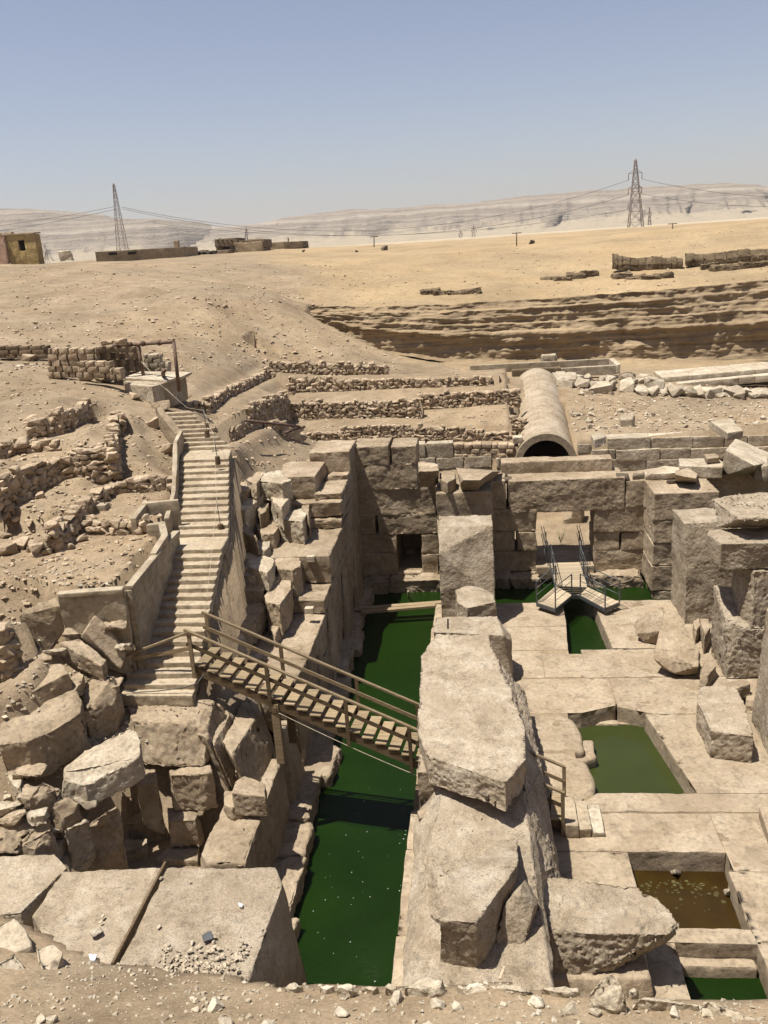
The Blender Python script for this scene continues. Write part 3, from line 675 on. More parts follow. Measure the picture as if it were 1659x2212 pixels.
# ---- water
def water(name, polys, z, mat):
    vs, fs = [], []
    for po in polys:
        i = len(vs); vs += [(x, y, z) for x, y in po]; fs.append(list(range(i, i+len(po))))
    return tag(link(name, mesh_raw(name, vs, fs, mat)), kind='structure')
water('canal_water', [[(-6.4,11.9),(18,11.9),(18,41.9),(-6.4,41.9)]], -.70, MAT['water'])
water('pool_water', [[(2.6,22.9),(6.3,22.9),(6.3,28.0),(2.6,28.0)]], -.62, MAT['pool_water'])
water('basin_water', [[(3.4,17.5),(6.0,17.5),(6.0,20.35),(3.4,20.35)]], -.60, MAT['brown_water'])
# ------------------------------------------------------------------ the island floor
SS, GR, PV, LS, FS, CC = (MAT[k] for k in ('sandstone', 'granite', 'paving', 'limestone', 'fieldstone', 'concrete'))
rr = random.Random(3)
floor = tag(bpy.data.objects.new('island_floor', None), kind='structure'); COL.objects.link(floor); floor.location = (4, 28, -.7)
def slab(poly, z=0.0, bottom=-1.6, mat=PV, parent=floor, name='slab', **kw):
    z += rr.uniform(-.012, .012)
    c = Vector((sum(p[0] for p in poly)/len(poly), sum(p[1] for p in poly)/len(poly), 0))
    pts = []
    for p in poly:
        v = Vector((p[0] + rr.uniform(-.025, .025), p[1] + rr.uniform(-.025, .025), 0)); d = (c - v).normalized()*.006; v += d
        pts += [Vector((v.x, v.y, z)), Vector((v.x, v.y, bottom))]
    kw.setdefault('bevel', .014); kw.setdefault('edge', .27); kw.setdefault('amp', .022); kw.setdefault('freq', 1.2); kw.setdefault('rough', .012)
    return rock(name, pts, mat, parent, **kw)
def rect(x0, x1, y0, y1): return [(x0, y0), (x1, y0), (x1, y1), (x0, y1)]
for po in [
    [(-2.45,34.74),(3.26,34.74),(3.36,37.3),(-2.4,37.38)], [(4.74,34.74),(11.2,34.74),(11.2,37.3),(4.66,37.35)],
    [(-2.45,32.46),(3.12,32.46),(3.24,34.7),(-2.45,34.7)], [(4.84,32.52),(7.2,32.46),(7.2,34.7),(4.78,34.7)], rect(7.23,11.2,32.46,34.7),
    rect(-2.45,2.02,30.12,32.42), rect(2.06,3.6,30.12,32.08), rect(3.6,11.2,30.12,32.44),
    [(-2.45,27.56),(3.1,27.56),(3.25,28.05),(4.33,28.05),(4.33,30.08),(-2.45,30.08)], [(4.36,28.0),(5.36,27.98),(5.5,27.5),(11.2,27.5),(11.2,30.08),(4.36,30.08)],
    [(5.9,22.95),(11.2,22.95),(11.2,27.46),(5.2,27.46)],
    rect(-2.45,6.0,20.32,22.0), rect(6.03,11.2,19.62,22.0), [(2.2,22.06),(11.2,22.06),(11.2,22.92),(3.0,22.95)],
    rect(-2.45,3.5,17.2,20.29), rect(3.53,5.92,17.16,17.62), rect(5.9,11.2,17.2,19.58), rect(-2.45,4.05,11.9,17.15), rect(5.92,11.2,11.9,17.15)]:
    slab(po)
slab([(-2.45,25.2),(2.9,25.2),(3.0,26.2),(2.75,27.1),(2.3,27.52),(-2.45,27.52)], bevel=.16, amp=.05, segs=3)
slab([(-2.45,22.06),(2.1,22.06),(2.95,22.9),(3.12,23.7),(2.95,24.6),(2.5,25.16),(-2.45,25.16)], bevel=.22, amp=.05, segs=3)
slab(rect(2.5,3.3,25.0,26.2), z=-.28, bevel=.15, amp=.08, chips=3)
slab(rect(3.1,5.5,27.75,28.1), z=-.54, bevel=.1, amp=.08)
slab([(4.7,22.9),(5.8,22.9),(5.75,23.9)], z=-.57, bevel=.1, amp=.05)
slab(rect(4.1,5.88,16.85,17.14), z=-.38, bevel=.08, amp=.05)
# blown sand filling the joints
bm = bmesh.new()
for x0, x1, y0, y1 in [(-2.4,3.1,27.7,37.2),(4.9,11.1,32.6,37.2),(3.1,11.1,28.2,32.0),(-2.4,2.6,22.2,27.7),(6.1,11.1,17.3,28.2),(2.3,6.1,22.1,22.85),(-2.4,6.1,20.4,22.1),(-2.4,3.45,12,20.4),(6.0,11.1,12,17.3)]:
    vs = [bm.verts.new((x, y, -.022)) for x, y in ((x0, y0), (x1, y0), (x1, y1), (x0, y1))]; bm.faces.new(vs)
link('joint_sand', from_bm('joint_sand', bm, MAT['ground']), floor)
# pool and basin side walls rise with the slabs round them; two lumps in the basin
rock('basin_lump', [at(u, v, 15, Z=z) for u, v, z in [(1230,575,-.55),(1290,578,-.55),(1260,565,-.25),(1240,595,-.6),(1285,598,-.6),(1262,590,-.35)]], LS, floor, bevel=.03, edge=.1)
rock('basin_lump', [at(u, v, 15, Z=z) for u, v, z in [(1462,655,-.6),(1500,650,-.4),(1502,690,-.6),(1470,685,-.6),(1490,660,-.28)]], LS, floor, bevel=.03, edge=.1)
# floating algae on the basin
bm = bmesh.new(); ra = random.Random(5)
for i in range(80):
    a = ra.random(); cx, cy = 3.75 + 2.0*ra.random(), 19.95 - abs(ra.gauss(0, .45)); r = ra.uniform(.015, .075)
    if not (3.6 < cx < 5.8 and cy > 18.2): continue
    n = 7; vs = [bm.verts.new((cx + r*ra.uniform(.5, 1.2)*math.cos(6.283*j/n), cy + r*ra.uniform(.4, 1.0)*math.sin(6.283*j/n), -.594)) for j in range(n)]
    bm.faces.new(vs)
tag(link('algae', from_bm('algae', bm, MAT['algae'])), 'floating algae patches on the brown water of the square basin', 'algae', kind='stuff')

# ------------------------------------------------------------------ far granite wall with its two piers
fw = thing('granite_wall', 'far hall wall of big squared sandstone blocks with two doorways above the canal', 'wall', (2.5, 41.4, -.4))
FY = 41.4
def fblock(k, u0, v0, u1, v1, y0=FY, dep=1.9, jut=None, parent=fw, name='block', **kw):
    a = at(u0, v0, k, Y=y0); b = at(u1, v1, k, Y=y0)
    j = rr.uniform(-.05, .05) if jut is None else jut
    kw.setdefault('bevel', .04); kw.setdefault('edge', .16); kw.setdefault('amp', .06); kw.setdefault('segs', 2); kw.setdefault('rough', .026)
    return rock(name, boxpts(a.x+.015, b.x-.015, y0+j, y0+dep, b.z+.012, a.z-.012, .02, rr), SS, parent, **kw)
for q in [(130,150,467,320),(472,148,718,318),(100,325,726,532),(100,537,886,758),(100,765,350,945),(352,765,908,938),(100,948,538,1108),(100,1112,545,1300),
          (748,943,915,1112),(752,1116,915,1300),(905,590,1345,750),(912,750,1345,940),(915,945,1345,1112),(915,1116,1345,1300)]:
    fblock(12, *q)
for q in [(150,772,250,926),(253,772,886,928),(889,772,1000,912),(150,930,411,1046),(150,1050,297,1152),(300,1050,412,1152),(150,1156,412,1262),
          (719,914,1010,1046),(718,1049,859,1150),(862,1049,1010,1146),(719,1150,1010,1258)]:
    fblock(5, *q)
# hidden right end of the wall behind the pier, and the long block east of it
for x0, x1, z0, z1 in [(7.4,10.6,3.15,4.4),(7.4,10.6,1.9,3.1),(7.4,10.6,.6,1.85),(7.4,10.6,-.6,.55),(10.3,17.5,2.3,4.55),(10.3,17.5,-.6,2.25)]:
    rock('block', boxpts(x0, x1, FY+.1, FY+2, z0, z1, .02, rr), SS, fw, bevel=.05, edge=.22, amp=.06, rough=.025)
# footing rocks along the wall
for x0, x1, y0 in [(-6.2,-4.9,40.3),(-4.95,-2.2,40.5),(-.2,1.1,40.7),(1.1,2.6,40.6),(4.9,7.45,40.5)]:
    rock('footing_rock', boxpts(x0, x1, y0, 41.6, -.9, -.08, .1, rr), SS, fw, bevel=.12, edge=.16, amp=.1, chips=3, rough=.08, freq=1.6)
# threshold of the big door and the little one
rock('threshold', boxpts(2.4, 5.2, 41.2, 43.4, -.5, .22, .02, rr), SS, fw, amp=.04)
rock('threshold', boxpts(-4.5, -3.3, 41.3, 44.5, -.5, .02, .02, rr), SS, fw, amp=.04)
rock('door_block', boxpts(-4.2, -3.75, 43.6, 44.1, .0, .42, .06, rr), SS, fw, amp=.03, bevel=.03)
rock('passage_wall', boxpts(-5.2, -4.46, 43.2, 45, -.3, 3, .01, rr), SS, fw, amp=.03)
rock('passage_wall', boxpts(-3.34, -2.6, 43.2, 45, -.3, 3, .01, rr), SS, fw, amp=.03)
rock('passage_wall', boxpts(-6.5, -2.5, 44.6, 45.2, -.3, 4.2, .02, rr), SS, fw, amp=.03)
rock('passage_roof', boxpts(-6.3, -2.3, 43.0, 45.3, 1.95, 3.6, .01, rr), SS, fw, amp=.03)
# second course seen above the lintel
rock('roof_beam', boxpts(.85, 6.25, 42.7, 43.7, 4.45, 5.2, .03, rr), SS, fw, amp=.05, bevel=.05)
def pier(x0, x1, y0, joints, parent, x0s=None):
    for i, (z0, z1) in enumerate(zip(joints, joints[1:])):
        xa = x0 + rr.uniform(-.04, .06) + (.12 if i == 0 else 0)
        rock('pier_block', boxpts(xa, x1, y0 + rr.uniform(-.04, .05), FY+.4, z0+.012, z1-.012, .02, rr), SS, parent, bevel=.05, edge=.18, amp=.06, segs=3, rough=.022)
pier(-2.25, .32, 39.3, [-1.2, -.1, 1.2, 2.5, 3.35, 4.75], fw)
pier(7.5, 10.4, 39.0, [-1.2, -.28, .95, 2.05, 3.15, 4.45], fw)

# blocks lying on top of the far wall
rock('column_drum', tops(12, [(728,285),(775,280),(905,310),(915,360),(850,480-110),(725,370)], 5.75) + [at(u, v, 12, Z=4.75) for u, v in [(730,520),(850,515),(912,480)]], SS, None,
     'broken drum shaped block standing on the stepped end of the far wall', 'stone block', bevel=.05, edge=.12, amp=.05, rough=.05)
rock('loose_block', prism(tops(12, [(915,365),(975,345),(1055,385),(1060,430),(985,470),(920,440)], 5.3), .6), SS, None, 'small rounded boulder on the far wall between two larger blocks', 'stone block', bevel=.06, edge=.1, amp=.05, chips=3)
rock('loose_block', tops(12, [(1060,335,5.6),(1390,375,5.6),(1280,450,5.55),(1100,450,5.5)], 5.6) + tops(12, [(1110,540,4.8),(1250,540,4.8),(1290,450,4.9)], 4.8) + [Vector((-.6,42.6,4.8)), Vector((.9,42.6,4.8))], SS, None,
     'pale tipped block with flat grey face lying over the left pier', 'stone block', bevel=.03, edge=.12, amp=.04, chips=1)
rock('loose_block', tops(5, [(1157,715,5.1),(1225,700,5.1),(1280,735,5.05),(1270,760,5.0),(1160,740,5.1)], 5.1) + tops(5, [(1157,780),(1275,785),(1280,745)], 4.45), SS, None,
     'small dark cube of stone standing on the right pier', 'stone block', bevel=.03, edge=.1, amp=.03)
rock('fallen_slab', tops(5, [(1430,605,5.9),(1590,690,5.5),(1575,735,4.7),(1440,740,4.7),(1408,700,4.8)], 5) + [Vector((12.0,43.9,4.6)), Vector((14.6,43.9,4.6)), Vector((12.3,43.8,5.7))], LS, None,
     'big pale wedge of stone with smooth face tilted on the right wall top', 'stone block', bevel=.03, edge=.16, amp=.03)
rock('fallen_slab', prism(tops(5, [(1175,650),(1420,655),(1415,700),(1180,690)], 5.0), .55), LS, None, 'long flat pale slab behind the small cube on the right wall', 'stone block', amp=.05, chips=2)
rock('fallen_slab', prism(tops(5, [(985,715),(1100,690),(1190,700),(1180,728),(1000,735)], 4.75), .3), LS, None, 'thin pale flake of stone at the corner of far wall and right pier', 'stone block', amp=.04, chips=2, bevel=.03)
rock('fallen_slab', prism(tops(5, [(1505,595),(1659,640),(1659,700),(1590,690)], 5.2), .7), LS, None, 'angular pale block at the right picture edge behind the tilted wedge', 'stone block', amp=.05, chips=2)
rock('loose_stone', prism(tops(5, [(1315,628),(1385,622),(1392,645),(1330,652)], 5.3), .22), SS, None, 'little cluster stone lying on the long pale slab of right wall', 'stone', amp=.04, chips=3, bevel=.02, edge=.08)
for u, v, s in [(245,768,.28),(870,752,.3),(965,748,.3),(1140,778,.2)]:
    p = at(u, v, 5, Z=4.5); rock('loose_stone', boxpts(p.x-s, p.x+s, p.y-.2, p.y+.2, 4.4, 4.62, .06, rr), MAT['dark_stone'], None, 'small dark flat stone lying on the lintel and pier tops', 'stone', 'small dark stones on the far wall', bevel=.03, edge=.1, amp=.02)
# stones seen through the big doorway
for pts, lab in [([(550,985),(650,960),(655,1040),(555,1060)], 'lower'), ([(600,930),(655,915),(655,970),(610,975)], 'upper')]:
    q = [at(u, v, 5, Y=47.6) for u, v in pts]
    rock('loose_block', q + [Vector((p.x+.3, p.y+1.2, p.z)) for p in q] + [Vector((q[0].x, 47.7, .2)), Vector((q[1].x+.3, 48.8, .2))], SS, None, lab + ' rough block of the heap seen through the big doorway', 'stone block', amp=.05, chips=2, edge=.14)

# ------------------------------------------------------------------ pillars
def pil(name, pts, label, mat=GR, cat='pillar', parent=None, **kw):
    kw.setdefault('bevel', .022); kw.setdefault('edge', .1); kw.setdefault('amp', .05); kw.setdefault('rough', .03); kw.setdefault('freq', 1.2)
    return rock(name, pts, mat, parent, label, cat, **kw)
pil('granite_pillar', [(-2.02,37.5,0),(.27,37.5,0),(-2.02,34.85,0),(.29,34.85,0),(-2.02,34.85,1.6),(.29,34.85,1.15),(-2.0,35.0,3.35),(-1.62,35.85,4.2),(.28,35.8,4.2),(-2.06,36.5,4.2),(-2.06,37.5,4.2),(.26,37.4,4.2)],
    'tall free standing granite pillar with broken front face beside the canal')
pil('granite_pillar', [(8.05,37.2,0),(10.3,37.2,0),(8.12,34.75,0),(10.35,34.75,0),(8.1,34.75,2.3),(10.3,34.8,3.5),(8.02,35.1,4.3),(10.2,35.15,4.3),(7.95,37.05,4.3),(10.2,37.1,4.3)],
    'tall granite pillar with smooth pale left side right of the far canal')
pil('granite_pillar', [(8.45,31.9,0),(8.52,29.9,0),(10.9,29.9,0),(10.9,31.9,0),(8.45,31.9,2.9),(8.45,30.3,2.2),(8.7,29.92,1.2),(9.2,29.92,1.95),(10.9,29.92,1.9),(10.9,31.9,2.4)],
    'broken lower half of granite pillar with a bitten corner at right', rough=.07)
pil('granite_pillar', [(9.0,30.5,1.95),(9.35,29.95,1.95),(11.0,29.95,1.95),(11.0,31.8,1.95),(8.95,31.6,1.95),(8.95,31.2,4.0),(9.35,30.1,4.1),(11.0,30.1,4.1),(11,31.8,4.1),(9.1,31.8,4.1)],
    'upper granite drum of the broken right pillar under its lintel', cat='stone block', rough=.07, mat=GR)
pil('granite_pillar', [(8.55,26.9,0),(8.5,25.0,0),(10.8,26.9,0),(10.8,25.0,0),(8.78,26.9,4.1),(8.72,25.0,4.1),(10.8,26.9,4.1),(10.8,25.0,4.1)], 'granite pillar cut by the right picture edge', rough=.03)
pil('architrave', [(8.17,30.15,5.15),(12,30.15,5.1),(8.2,30.2,4.15),(12,30.2,4.12),(7.95,31.2,5.15),(8.1,31.6,5.2),(12,31.9,5.15),(8.0,31.0,4.4),(8.2,31.8,4.15),(12,31.9,4.12)], 'grey granite lintel with a cracked lower edge on the right pillar', cat='lintel')
pil('architrave', tops(16, [(702,275),(900,237),(1106,335),(1200,400),(1106,418),(912,425)], 5.95) + tops(16, [(735,480),(915,485),(1200,480)], 5.2) + [Vector((11.5,34.2,5.25)), Vector((9.3,33.9,5.25)), Vector((11.5,34,5.9))], 'topmost rough granite block lying askew on the right lintel', cat='stone block', rough=.09)

# ------------------------------------------------------------------ the heap of fallen granite along the canal
pil('fallen_block', prism(tops(14, [(515,45),(560,25),(690,0),(785,55),(805,130),(740,120),(600,175),(530,140)], 1.9), 1.85, .06), 'squat granite boulder standing before the free standing pillar', cat='stone block', chips=2)
pil('pillar_stump', [(-2.08,30.05,2.0),(.5,29.75,1.95),(.32,31.4,2.0),(-2.06,31.4,2.0),(-2.08,30.0,0),(.85,29.7,0),(.85,31.4,0),(-2.06,31.4,0),(.78,30.2,1.5),(.8,31.0,1.4)], 'low granite stump with a row of drill holes on its flat top', cat='stone block')
for i in range(6):
    p = at(460, 258 + i*12, 14, Z=2.02)
    bm = bmesh.new(); bmesh.ops.create_cone(bm, cap_ends=True, segments=8, radius1=.035, radius2=.035, depth=.03)
    for v in bm.verts: v.co += p
    st_ = bpy.data.objects['pillar_stump']; o = link('drill_hole', from_bm('drill_hole', bm, MAT['dark']), st_)
bt = [(-1.68,25.8),(-.08,25.8),(.34,20.7),(.82,20.25),(.8,18.75),(.26,17.72),(-1.62,18.85),(-1.95,20.0),(-2.08,24.3)]
pil('fallen_block', [Vector((x, y, 3.9)) for x, y in bt] + [Vector((x*.98, y - (.08 if y < 20.1 else 0), 3.15)) for x, y in bt], 'longest pale granite slab laid flat over the canal side heap', cat='stone block', bevel=.02, edge=.09, amp=.045, rough=.07)
pil('granite_pillar', [(-1.95,19.12,0),(.2,19.12,0),(-1.95,21.2,0),(.2,21.2,0),(-1.92,19.12,3.25),(.2,19.12,3.2),(-1.92,21.2,3.25),(.2,21.2,3.2)], 'dark pillar block carrying the near end of the longest slab', rough=.03)
pil('granite_pillar', [(-2.0,23.8,0),(.2,23.8,0),(-2.0,25.7,0),(.2,25.7,0),(-1.95,23.8,3.2),(.15,23.8,3.2),(-1.95,25.7,3.2),(.15,25.7,3.2)], 'pillar block carrying the far end of the longest slab', rough=.03)
pil('leaning_slab', [(.25,27.2,2.3),(.45,22,2.75),(.78,18.6,2.9),(.88,16.9,2.0),(1.28,27.2,0),(1.5,23.5,0),(1.66,20,0),(1.7,16.8,0),(1.15,27.2,1.0),(1.35,22,1.5),(1.45,18,1.4),(.1,27.2,0),(.3,16.8,0)], 'rough granite slab leaning along the right flank of the heap', cat='stone block', rough=.09, freq=1.8)
pil('fallen_block', [(-1.98,13.0,1.5),(-1.97,19.0,2.2),(-1.3,19.05,3.0),(.72,18.75,2.95),(1.0,17.3,2.2),(1.05,13.0,1.45),(-2.05,13.0,0),(-2.0,19.1,0),(1.1,13.0,0),(1.1,19.1,0)], 'broad granite block sloping under the near end of the canal heap', cat='stone block', amp=.07)
fin = thing('fallen_block', 'granite block with fin shaped top and blunt dressed front in heap', 'stone block', (-.5, 15.5, 1.6))
pil('main_piece', [(.5,17.25,2.75),(.46,16.0,3.1),(.38,15.8,3.1),(-.43,14.22,3.1),(-1.16,14.3,3.08),(-1.04,15.2,3.08),(-1.04,15.6,3.05),(.1,17.25,2.7),(-1.24,14.48,1.5),(-.5,14.4,1.5),(-.2,14.7,1.5),(.25,16.0,1.8),(.42,17.3,2.0),(-.2,17.4,2.0),(-1.2,15.7,1.7)], None, cat=None, parent=fin, edge=.09, rough=.035)
pil('rough_shoulder', [at(u, v, 15, Z=z) for u, v, z in [(165,505,2.35),(205,520,2.5),(280,600,2.75),(275,690,2.7),(240,790,2.3),(160,745,1.95),(145,640,2.0),(240,800,1.8)]] + [Vector((-1.0,15.6,1.8)), Vector((-.9,16.6,2.1)), Vector((-.9,14.8,1.8))], None, cat=None, parent=fin, edge=.08, rough=.1)
q = [at(u, v, 15, Y=y) for u, v, y in [(590,642,15.35),(648,735,15.25),(622,830,15.0),(604,900,14.9),(590,1010,14.75),(560,1030,14.7),(520,975,14.75),(480,870,14.9),(515,735,15.2)]]
pil('leaning_slab', q + [p + Vector((.12,.5,-.25)) for p in q], 'narrow upright granite slab wedged between two larger blocks in front', cat='stone block', edge=.08, rough=.03)
q = tops(15, [(600,605),(700,598),(900,625),(1100,645),(1235,745),(1278,808),(1235,850),(900,850),(640,820),(600,690)], 1.55)
pil('fallen_block', q + [at(u, v, 15, Z=z) for u, v, z in [(625,960,.65),(700,1030,.5),(880,1040,.45),(970,1010,.5),(1220,900,.7),(1262,850,1.0)]] + [Vector((.8,17.3,.5)), Vector((3.4,17.2,.6))], 'wide pale granite block with rough undercut front edge nearest the basin', cat='stone block', edge=.075, amp=.05, rough=.11, freq=2)
rock('bed_block', [(.9,15.4,.55),(3.2,15.6,.5),(3.2,16.9,.5),(.9,16.9,.55),(.8,15.2,0),(3.3,15.5,0),(3.3,17,0),(.9,17,0)], SS, None, 'low stone carrying the wide pale block near the basin', 'stone block', bevel=.05, amp=.04)
rock('loose_stone', prism(tops(15, [(455,950),(490,935),(510,985),(470,1020)], 1.0), .3), LS, None, 'small pale stone stuck beneath the narrow upright slab', 'stone', amp=.03, chips=3, bevel=.02, edge=.06)
rock('loose_stone', prism(tops(14, [(240,1640),(330,1610),(340,1660),(250,1695)], 2.45), .3), SS, None, 'flat stone on the heap edge below the dark pillar block', 'stone', amp=.04, chips=3, bevel=.02, edge=.08)

# blocks lying on the right of the floor
pil('fallen_block', prism(tops(16, [(605,1615),(760,1612),(882,1630),(920,1700),(1005,1985),(850,1955),(695,1945),(600,1740)], .95), .95), 'large oblong granite block with rough dark front lying by the green pool', cat='stone block', rough=.06, edge=.11)
pil('fallen_block', [at(u, v, 16, Z=z) for u, v, z in [(360,1060,1.75),(480,1150,1.5),(610,1350,1.0),(625,1400,.7),(605,1485,.55),(430,1530,.25),(350,1490,.3),(275,1415,.7),(300,1370,.9),(500,1550,.02),(600,1540,.02)]] + [Vector((7.9,31.2,0)), Vector((7.7,33,0)), Vector((7.2,33,.2))], 'pyramid shaped fallen stone with a hollow in its near corner', SS, 'stone block', edge=.12, rough=.05)
pil('fallen_block', [at(u, v, 16, Z=z) for u, v, z in [(140,1190,.55),(160,1140,.75),(345,1045,1.45),(360,1110,1.3),(330,1225,.75),(300,1320,.05),(210,1310,.02),(150,1250,.3)]] + [Vector((7.4,34.2,0)), Vector((6.6,34,0))], 'flat pale wedge leaning behind the pyramid shaped fallen stone', SS, 'stone block', edge=.12, rough=.04)
for lab, uv, z, dn in [('left of two small blocks at the foot of the right pillar', [(565,1150),(610,1125),(620,1180),(585,1230)], .55, .55), ('right of two small blocks at the foot of the right pillar', [(612,1130),(680,1120),(692,1200),(650,1270),(625,1200)], .7, .7),
                       ('upright small boulder right of the pyramid shaped stone', [(650,1440),(700,1425),(738,1470),(660,1570),(612,1560),(618,1500)], .5, .5),
                       ('flaked stone lying behind the oblong granite block', [(690,1600),(760,1560),(920,1535),(985,1605),(880,1625)], .8, .5), ('pale stone half hidden by the pillar at right edge', [(945,1720),(985,1570),(1040,1565),(1050,1745)], .35, .4)]:
    rock('loose_block', prism(tops(16, uv, z), dn, .03), SS, None, lab, 'stone block', bevel=.03, edge=.1, amp=.04, chips=2, rough=.04)
rock('fallen_block', prism(tops(15, [(1620,300),(1700,290),(1760,420),(1660,420)], .35), .35), SS, None, 'corner of a low block cut by the right edge above the basin', 'stone block', amp=.03)

# ------------------------------------------------------------------ canal side wall on the left
lw = thing('side_wall', 'ruined stepped side wall of huge blocks along the left of the canal', 'wall', (-6.6, 34, -.4))
def wb(x0, x1, y0, y1, z, zb=-.5, mat=SS, **kw):
    kw.setdefault('bevel', .05); kw.setdefault('edge', .24); kw.setdefault('amp', .06); kw.setdefault('rough', .035); kw.setdefault('segs', 3)
    return rock('block', boxpts(x0, x1, y0, y1, zb, z, .03, rr), mat, lw, **kw)
wb(-8.1,-6.2,39.5,41.9,6.85,5.0, chips=1); wb(-7.3,-6.22,38.6,39.5,5.95,4.9, chips=2, rough=.08)
wb(-9.2,-7.35,36.75,39.5,6.45,5.45, chips=2); wb(-7.4,-6.2,36.4,38.6,5.72,5.4, chips=1, rough=.07)
wb(-8.7,-6.2,36.02,41.6,5.42,4.75); wb(-8.6,-6.2,35.75,41.6,4.73,4.3, rough=.08)
wb(-9.4,-6.2,32.35,41.6,4.3,3.15, edge=.22); wb(-8.2,-6.2,30.65,41.6,3.12,2.55); wb(-8.4,-6.22,26.95,41.6,2.53,1.2, edge=.22)
wb(-8.2,-6.2,27.2,33.0,1.18,-.6, rough=.05); wb(-8.2,-6.25,33.02,38.0,4.2,-.6, rough=.05); wb(-8.2,-6.22,38.02,41.7,5.3,-.6, rough=.05)
# leaning facing slabs and dark recesses on the canal face
for y0, y1, zt in [(27.6,29.2,1.9),(30.2,32.2,2.6),(34.2,36.3,2.9),(37.5,39.6,2.2)]:
    rock('facing_slab', [(-6.25,y0,-.5),(-6.02,y0+.1,-.5),(-6.02,y1,-.5),(-6.25,y1,-.5),(-6.23,y0+.8,zt),(-6.12,y0+.9,zt),(-6.23,y1-.1,zt*.8),(-6.1,y1-.1,zt*.8)], SS, lw, bevel=.04, edge=.25, amp=.04, rough=.03)
# mortar / clamp sockets
for u, v, z, yy in [(920,1210,4.31,32.6),(905,1705,3.13,30.9)]:
    p = at(u, v, 13, Z=z); bm = bmesh.new(); bm_box(bm, (p.x-.16, p.y-.14, z-.2), (p.x+.16, p.y+.12, z+.015))
    link('pale_socket', from_bm('pale_socket', bm, MAT['rim_stone']), lw)
# ledge at the foot of the wall
yy = 16.0
for k, L in enumerate([2.0,2.3,1.5,2.4,1.9,2.7,2.2,2.4,2.0,2.6,2.3]):
    xo = [-5.05,-5.3,-5.35,-5.5,-5.2,-5.6,-5.45,-5.65,-5.5,-5.7,-5.6][k]
    rock('ledge_block', boxpts(-6.5, xo, yy+.02, yy+L-.02, -1.3, -.22 + rr.uniform(-.08, .1), .06, rr), SS, lw, bevel=.1, edge=.16, amp=.09, chips=2, rough=.06, freq=1.5, segs=3)
    yy += L
# wall block nearest the bridge foot and the pit beside it
rock('wall_block', [(-6.2,17.8,1.5),(-6.2,22.15,1.68),(-7.3,22.2,1.7),(-7.45,18.1,1.5),(-7.2,17.85,1.45),(-6.02,17.7,-.5),(-6.08,22.2,-.5),(-7.5,22.2,-.3),(-7.55,17.9,-.3)], SS, None, 'long block with sunlit top between the pit and the canal', 'stone block', bevel=.06, edge=.16, amp=.05, rough=.04)
for lab, uv, z, dn in [('squared stone resting on the long block beside the pit', [(1250,1290),(1330,1285),(1430,1330),(1435,1400),(1300,1385),(1255,1380)], 2.35, .65),
                       ('broken lower stone beneath the squared stone by the pit', [(1215,1370),(1290,1370),(1320,1440),(1255,1460),(1205,1440)], 1.95, .4),
                       ('block corner behind the squared stone under the bridge', [(1250,1180),(1360,1175),(1370,1230),(1270,1270)], 2.1, .6)]:
    rock('loose_block', prism(tops(6, uv, z), dn, .03), SS, None, lab, 'stone block', bevel=.03, edge=.1, amp=.04, chips=2, rough=.04)
# ------------------------------------------------------------------ stone stairway
stairs = thing('stairway', 'long sandy stone stairway climbing the left slope from the wooden bridge', 'stairs', (-9.45, 21.5, 3.6))
rs = random.Random(12)
def flight(p0, w0, p1, w1, n, first=False):
    P0, P1 = Vector(p0), Vector(p1); d = (P1 - P0)
    for i in range(n):
        t0, t1 = i/n, (i+1)/n
        a, b = P0 + d*t0, P0 + d*t1; wa, wb_ = w0*(1-t0)+w1*t0, w0*(1-t1)+w1*t1
        z = P0.z + d.z*t1
        tl = rs.uniform(-.015, .015)
        y0 = a.y - .03; y1 = b.y + .05
        pts = [(a.x-wa/2, y0+tl, z), (a.x+wa/2, y0-tl-.02, z), (b.x+wb_/2, y1, z+.005), (b.x-wb_/2, y1, z+.005)]
        pts += [(x, y+.0, z-.34) for x, y, _ in pts]
        rock('step', pts, MAT['step'], stairs, bevel=.018, edge=.28, amp=.014, freq=2.5, segs=2, rough=.012)
def landing(p0, w0, p1, w1):
    pts = []
    for (x, y, z), w in ((p0, w0), (p1, w1)):
        for s in (-1, 1):
            for zz in (z-.002, z-.35): pts.append((x+s*w/2, y, zz))
    rock('landing', pts, MAT['step'], stairs, bevel=.02, edge=.3, amp=.015, freq=2)
S = ST_PATH
flight(S[0][0], S[0][1], S[1][0], S[1][1], 7); flight(S[1][0], S[1][1], S[2][0], S[2][1], 10)
landing((S[2][0][0], S[2][0][1]+.02, 6.6), 2.0, (S[3][0][0], S[3][0][1], 6.6), 2.0)
flight(S[3][0], S[3][1], S[4][0], S[4][1], 12)
landing((S[4][0][0], S[4][0][1]+.02, 8.1), 2.05, (S[5][0][0], S[5][0][1], 8.1), 2.05)
flight(S[5][0], S[5][1], S[6][0], S[6][1], 9)
# retaining face on the right of the stairs, low parapet on the left
def wallstrip(name, pts, thick, parent, mat, side=1, **kw):
    """pts: (x, y, ztop, zbot); a strip of wall between each two"""
    kw.setdefault('bevel', .025); kw.setdefault('edge', .3); kw.setdefault('amp', .03)
    for a, b in zip(pts, pts[1:]):
        t = Vector((b[0]-a[0], b[1]-a[1], 0)).normalized(); n = Vector((t.y, -t.x, 0))*thick*side
        c = []
        for p in (a, b):
            for o in (Vector((0, 0, 0)), n):
                c += [Vector((p[0], p[1], p[2])) + o, Vector((p[0], p[1], p[3])) + o]
        rock(name, c, mat, parent, **kw)
edge_r = [(p[0]+w/2-.06, p[1], p[2]-.26, p[2]-2.8) for p, w in S[:6]]
wallstrip('side_face', edge_r, .1, stairs, SS, 1, edge=.2, amp=.1, rough=.05)
lp = [(p[0]-w/2-.02, p[1]) for p, w in S]
